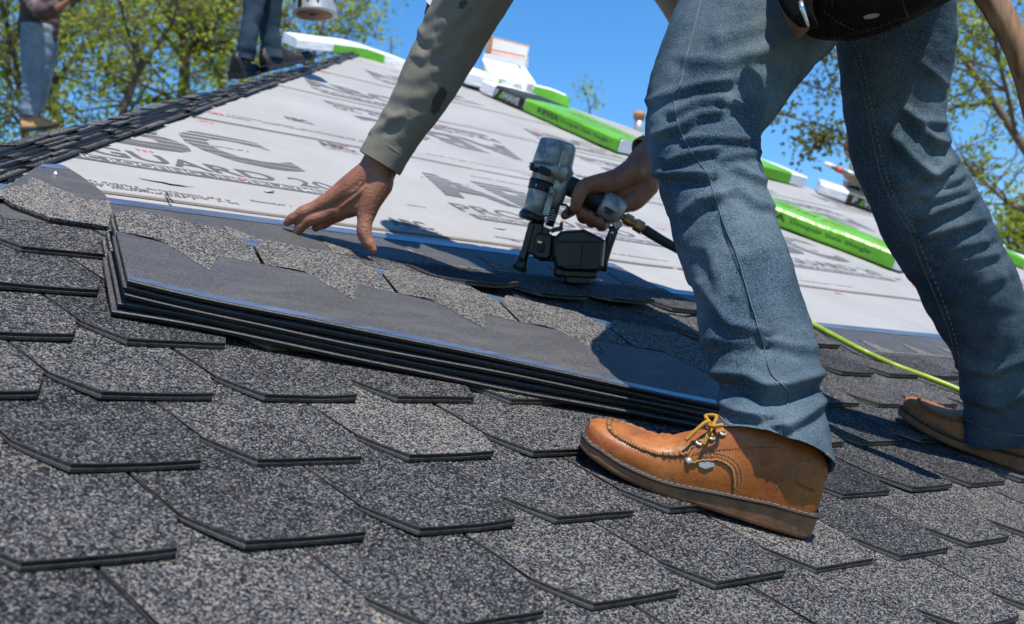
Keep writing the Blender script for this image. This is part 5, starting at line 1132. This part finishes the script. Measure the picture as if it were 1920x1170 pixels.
tree('leafy_tree', 'tree with dark curved limbs at the far left edge', 'tree', 18, [[(48, 260, 8, 0), (40, 180, 7, 0), (28, 140, 6, 0), (0, 122, 5, 0), (-40, 112, 4, 0), (-90, 60, 3, 0)], [(36, 160, 5, 0), (28, 110, 5, -.4), (15, 60, 4, -.8), (5, 0, 3, -1), (0, -60, 2, -1)], [(44, 215, 4, 0), (15, 195, 3, .5), (-20, 200, 2, .9)], [(44, 240, 3, 0), (20, 215, 3, -.5), (5, 235, 2, -.8)]], 21, .085, .95, ll=1.0, group=TG)
tree('leafy_tree', 'sparse yellow green tree top behind the pail and the white bundle', 'tree', 24, [[(560, 200, 5, 0), (580, 120, 4, 0), (600, 70, 3, 0), (610, 20, 2, 0)], [(585, 110, 2.5, 0), (640, 80, 2, .3), (670, 30, 1.5, .5)], [(575, 125, 2.5, 0), (545, 70, 2, -.3), (530, 20, 1.5, -.5)], [(580, 125, 2.5, 0), (540, 110, 2, 0), (500, 118, 1.5, 0)]], 34, .10, .6, ll=.75, sub=4, group=TG)
tree('leafy_tree', 'pale hanging foliage above the dark jeans of the pail carrier', 'tree', 22, [[(420, 250, 7, 0), (415, 150, 6, 0), (418, 60, 5, 0), (425, -10, 4, 0), (440, -70, 3, 0)], [(417, 100, 3, 0), (450, 30, 3, .4), (480, -30, 2, .8)], [(416, 140, 2.5, 0), (395, 110, 2, -.4), (385, 130, 1.5, -.6)]], 55, .085, .7, ll=.9, group=TG)
TR = 'trees behind the roof at right'
tree('leafy_tree', 'tall tree at the right edge, its limbs reaching left behind the far leg', 'tree', 13, [[(2030, 560, 16, 0), (2000, 420, 14, 0), (1955, 330, 11, 0), (1905, 255, 8, 0), (1862, 190, 7, 0), (1822, 132, 6, 0), (1790, 85, 5, 0), (1755, 40, 4, 0), (1720, -30, 3, 0)], [(1960, 410, 6, 0), (1900, 385, 5, .3), (1850, 345, 4, .5), (1800, 300, 3.5, .7), (1740, 280, 3, .9)], [(1905, 255, 4, 0), (1890, 180, 4, -.4), (1870, 100, 3, -.7), (1860, 20, 2.5, -1)], [(1950, 325, 5, 0), (1935, 220, 4, .5), (1915, 130, 3, 1), (1905, 40, 2, 1.3)], [(1862, 190, 3, 0), (1800, 200, 2.5, .3), (1750, 210, 2, .5)]], 71, .062, .82, ll=.62, group=TR)
tree('leafy_tree', 'dark olive sprays of a branch seen against the sky between the legs', 'tree', 12, [[(1850, 520, 6, 0), (1760, 330, 4, 0), (1680, 275, 2.5, 0), (1600, 255, 2, 0), (1540, 236, 1.6, 0), (1455, 212, 1.2, 0)], [(1720, 300, 2.5, 0), (1650, 200, 2, .1), (1560, 172, 1.6, .1), (1480, 150, 1.2, .1)], [(1570, 175, 1.2, 0), (1555, 140, 1, 0), (1538, 104, .8, 0)], [(1640, 262, 1.4, 0), (1560, 262, 1.2, 0), (1505, 263, 1, 0)]], 83, .05, .8, 'leaf_dark', ll=.11, sub=4, group=TR)
tree('leafy_tree', 'low bush at the right edge above the green bundle', 'tree', 15, [[(1895, 520, 4, 0), (1892, 470, 3, 0), (1890, 440, 2, 0)], [(1894, 490, 2, 0), (1915, 450, 2, .2), (1930, 425, 1.5, .3)]], 91, .07, .95, ll=.35, sub=6, group=TR)
tree('sapling', 'small tree top showing over the ridge near the cartons', 'tree', 26, [[(1108, 300, 3, 0), (1107, 230, 2, 0), (1104, 195, 1.4, 0), (1098, 172, 1, 0)], [(1106, 205, 1, 0), (1118, 190, .8, 0)]], 95, .07, .35, ll=.12, sub=2)
tree('sapling', 'tiny tree top above the drooping bundle at the peak', 'tree', 26, [[(735, 200, 3, 0), (734, 110, 2, 0), (733, 72, 1.2, 0)]], 97, .06, .3, ll=.1, sub=2)
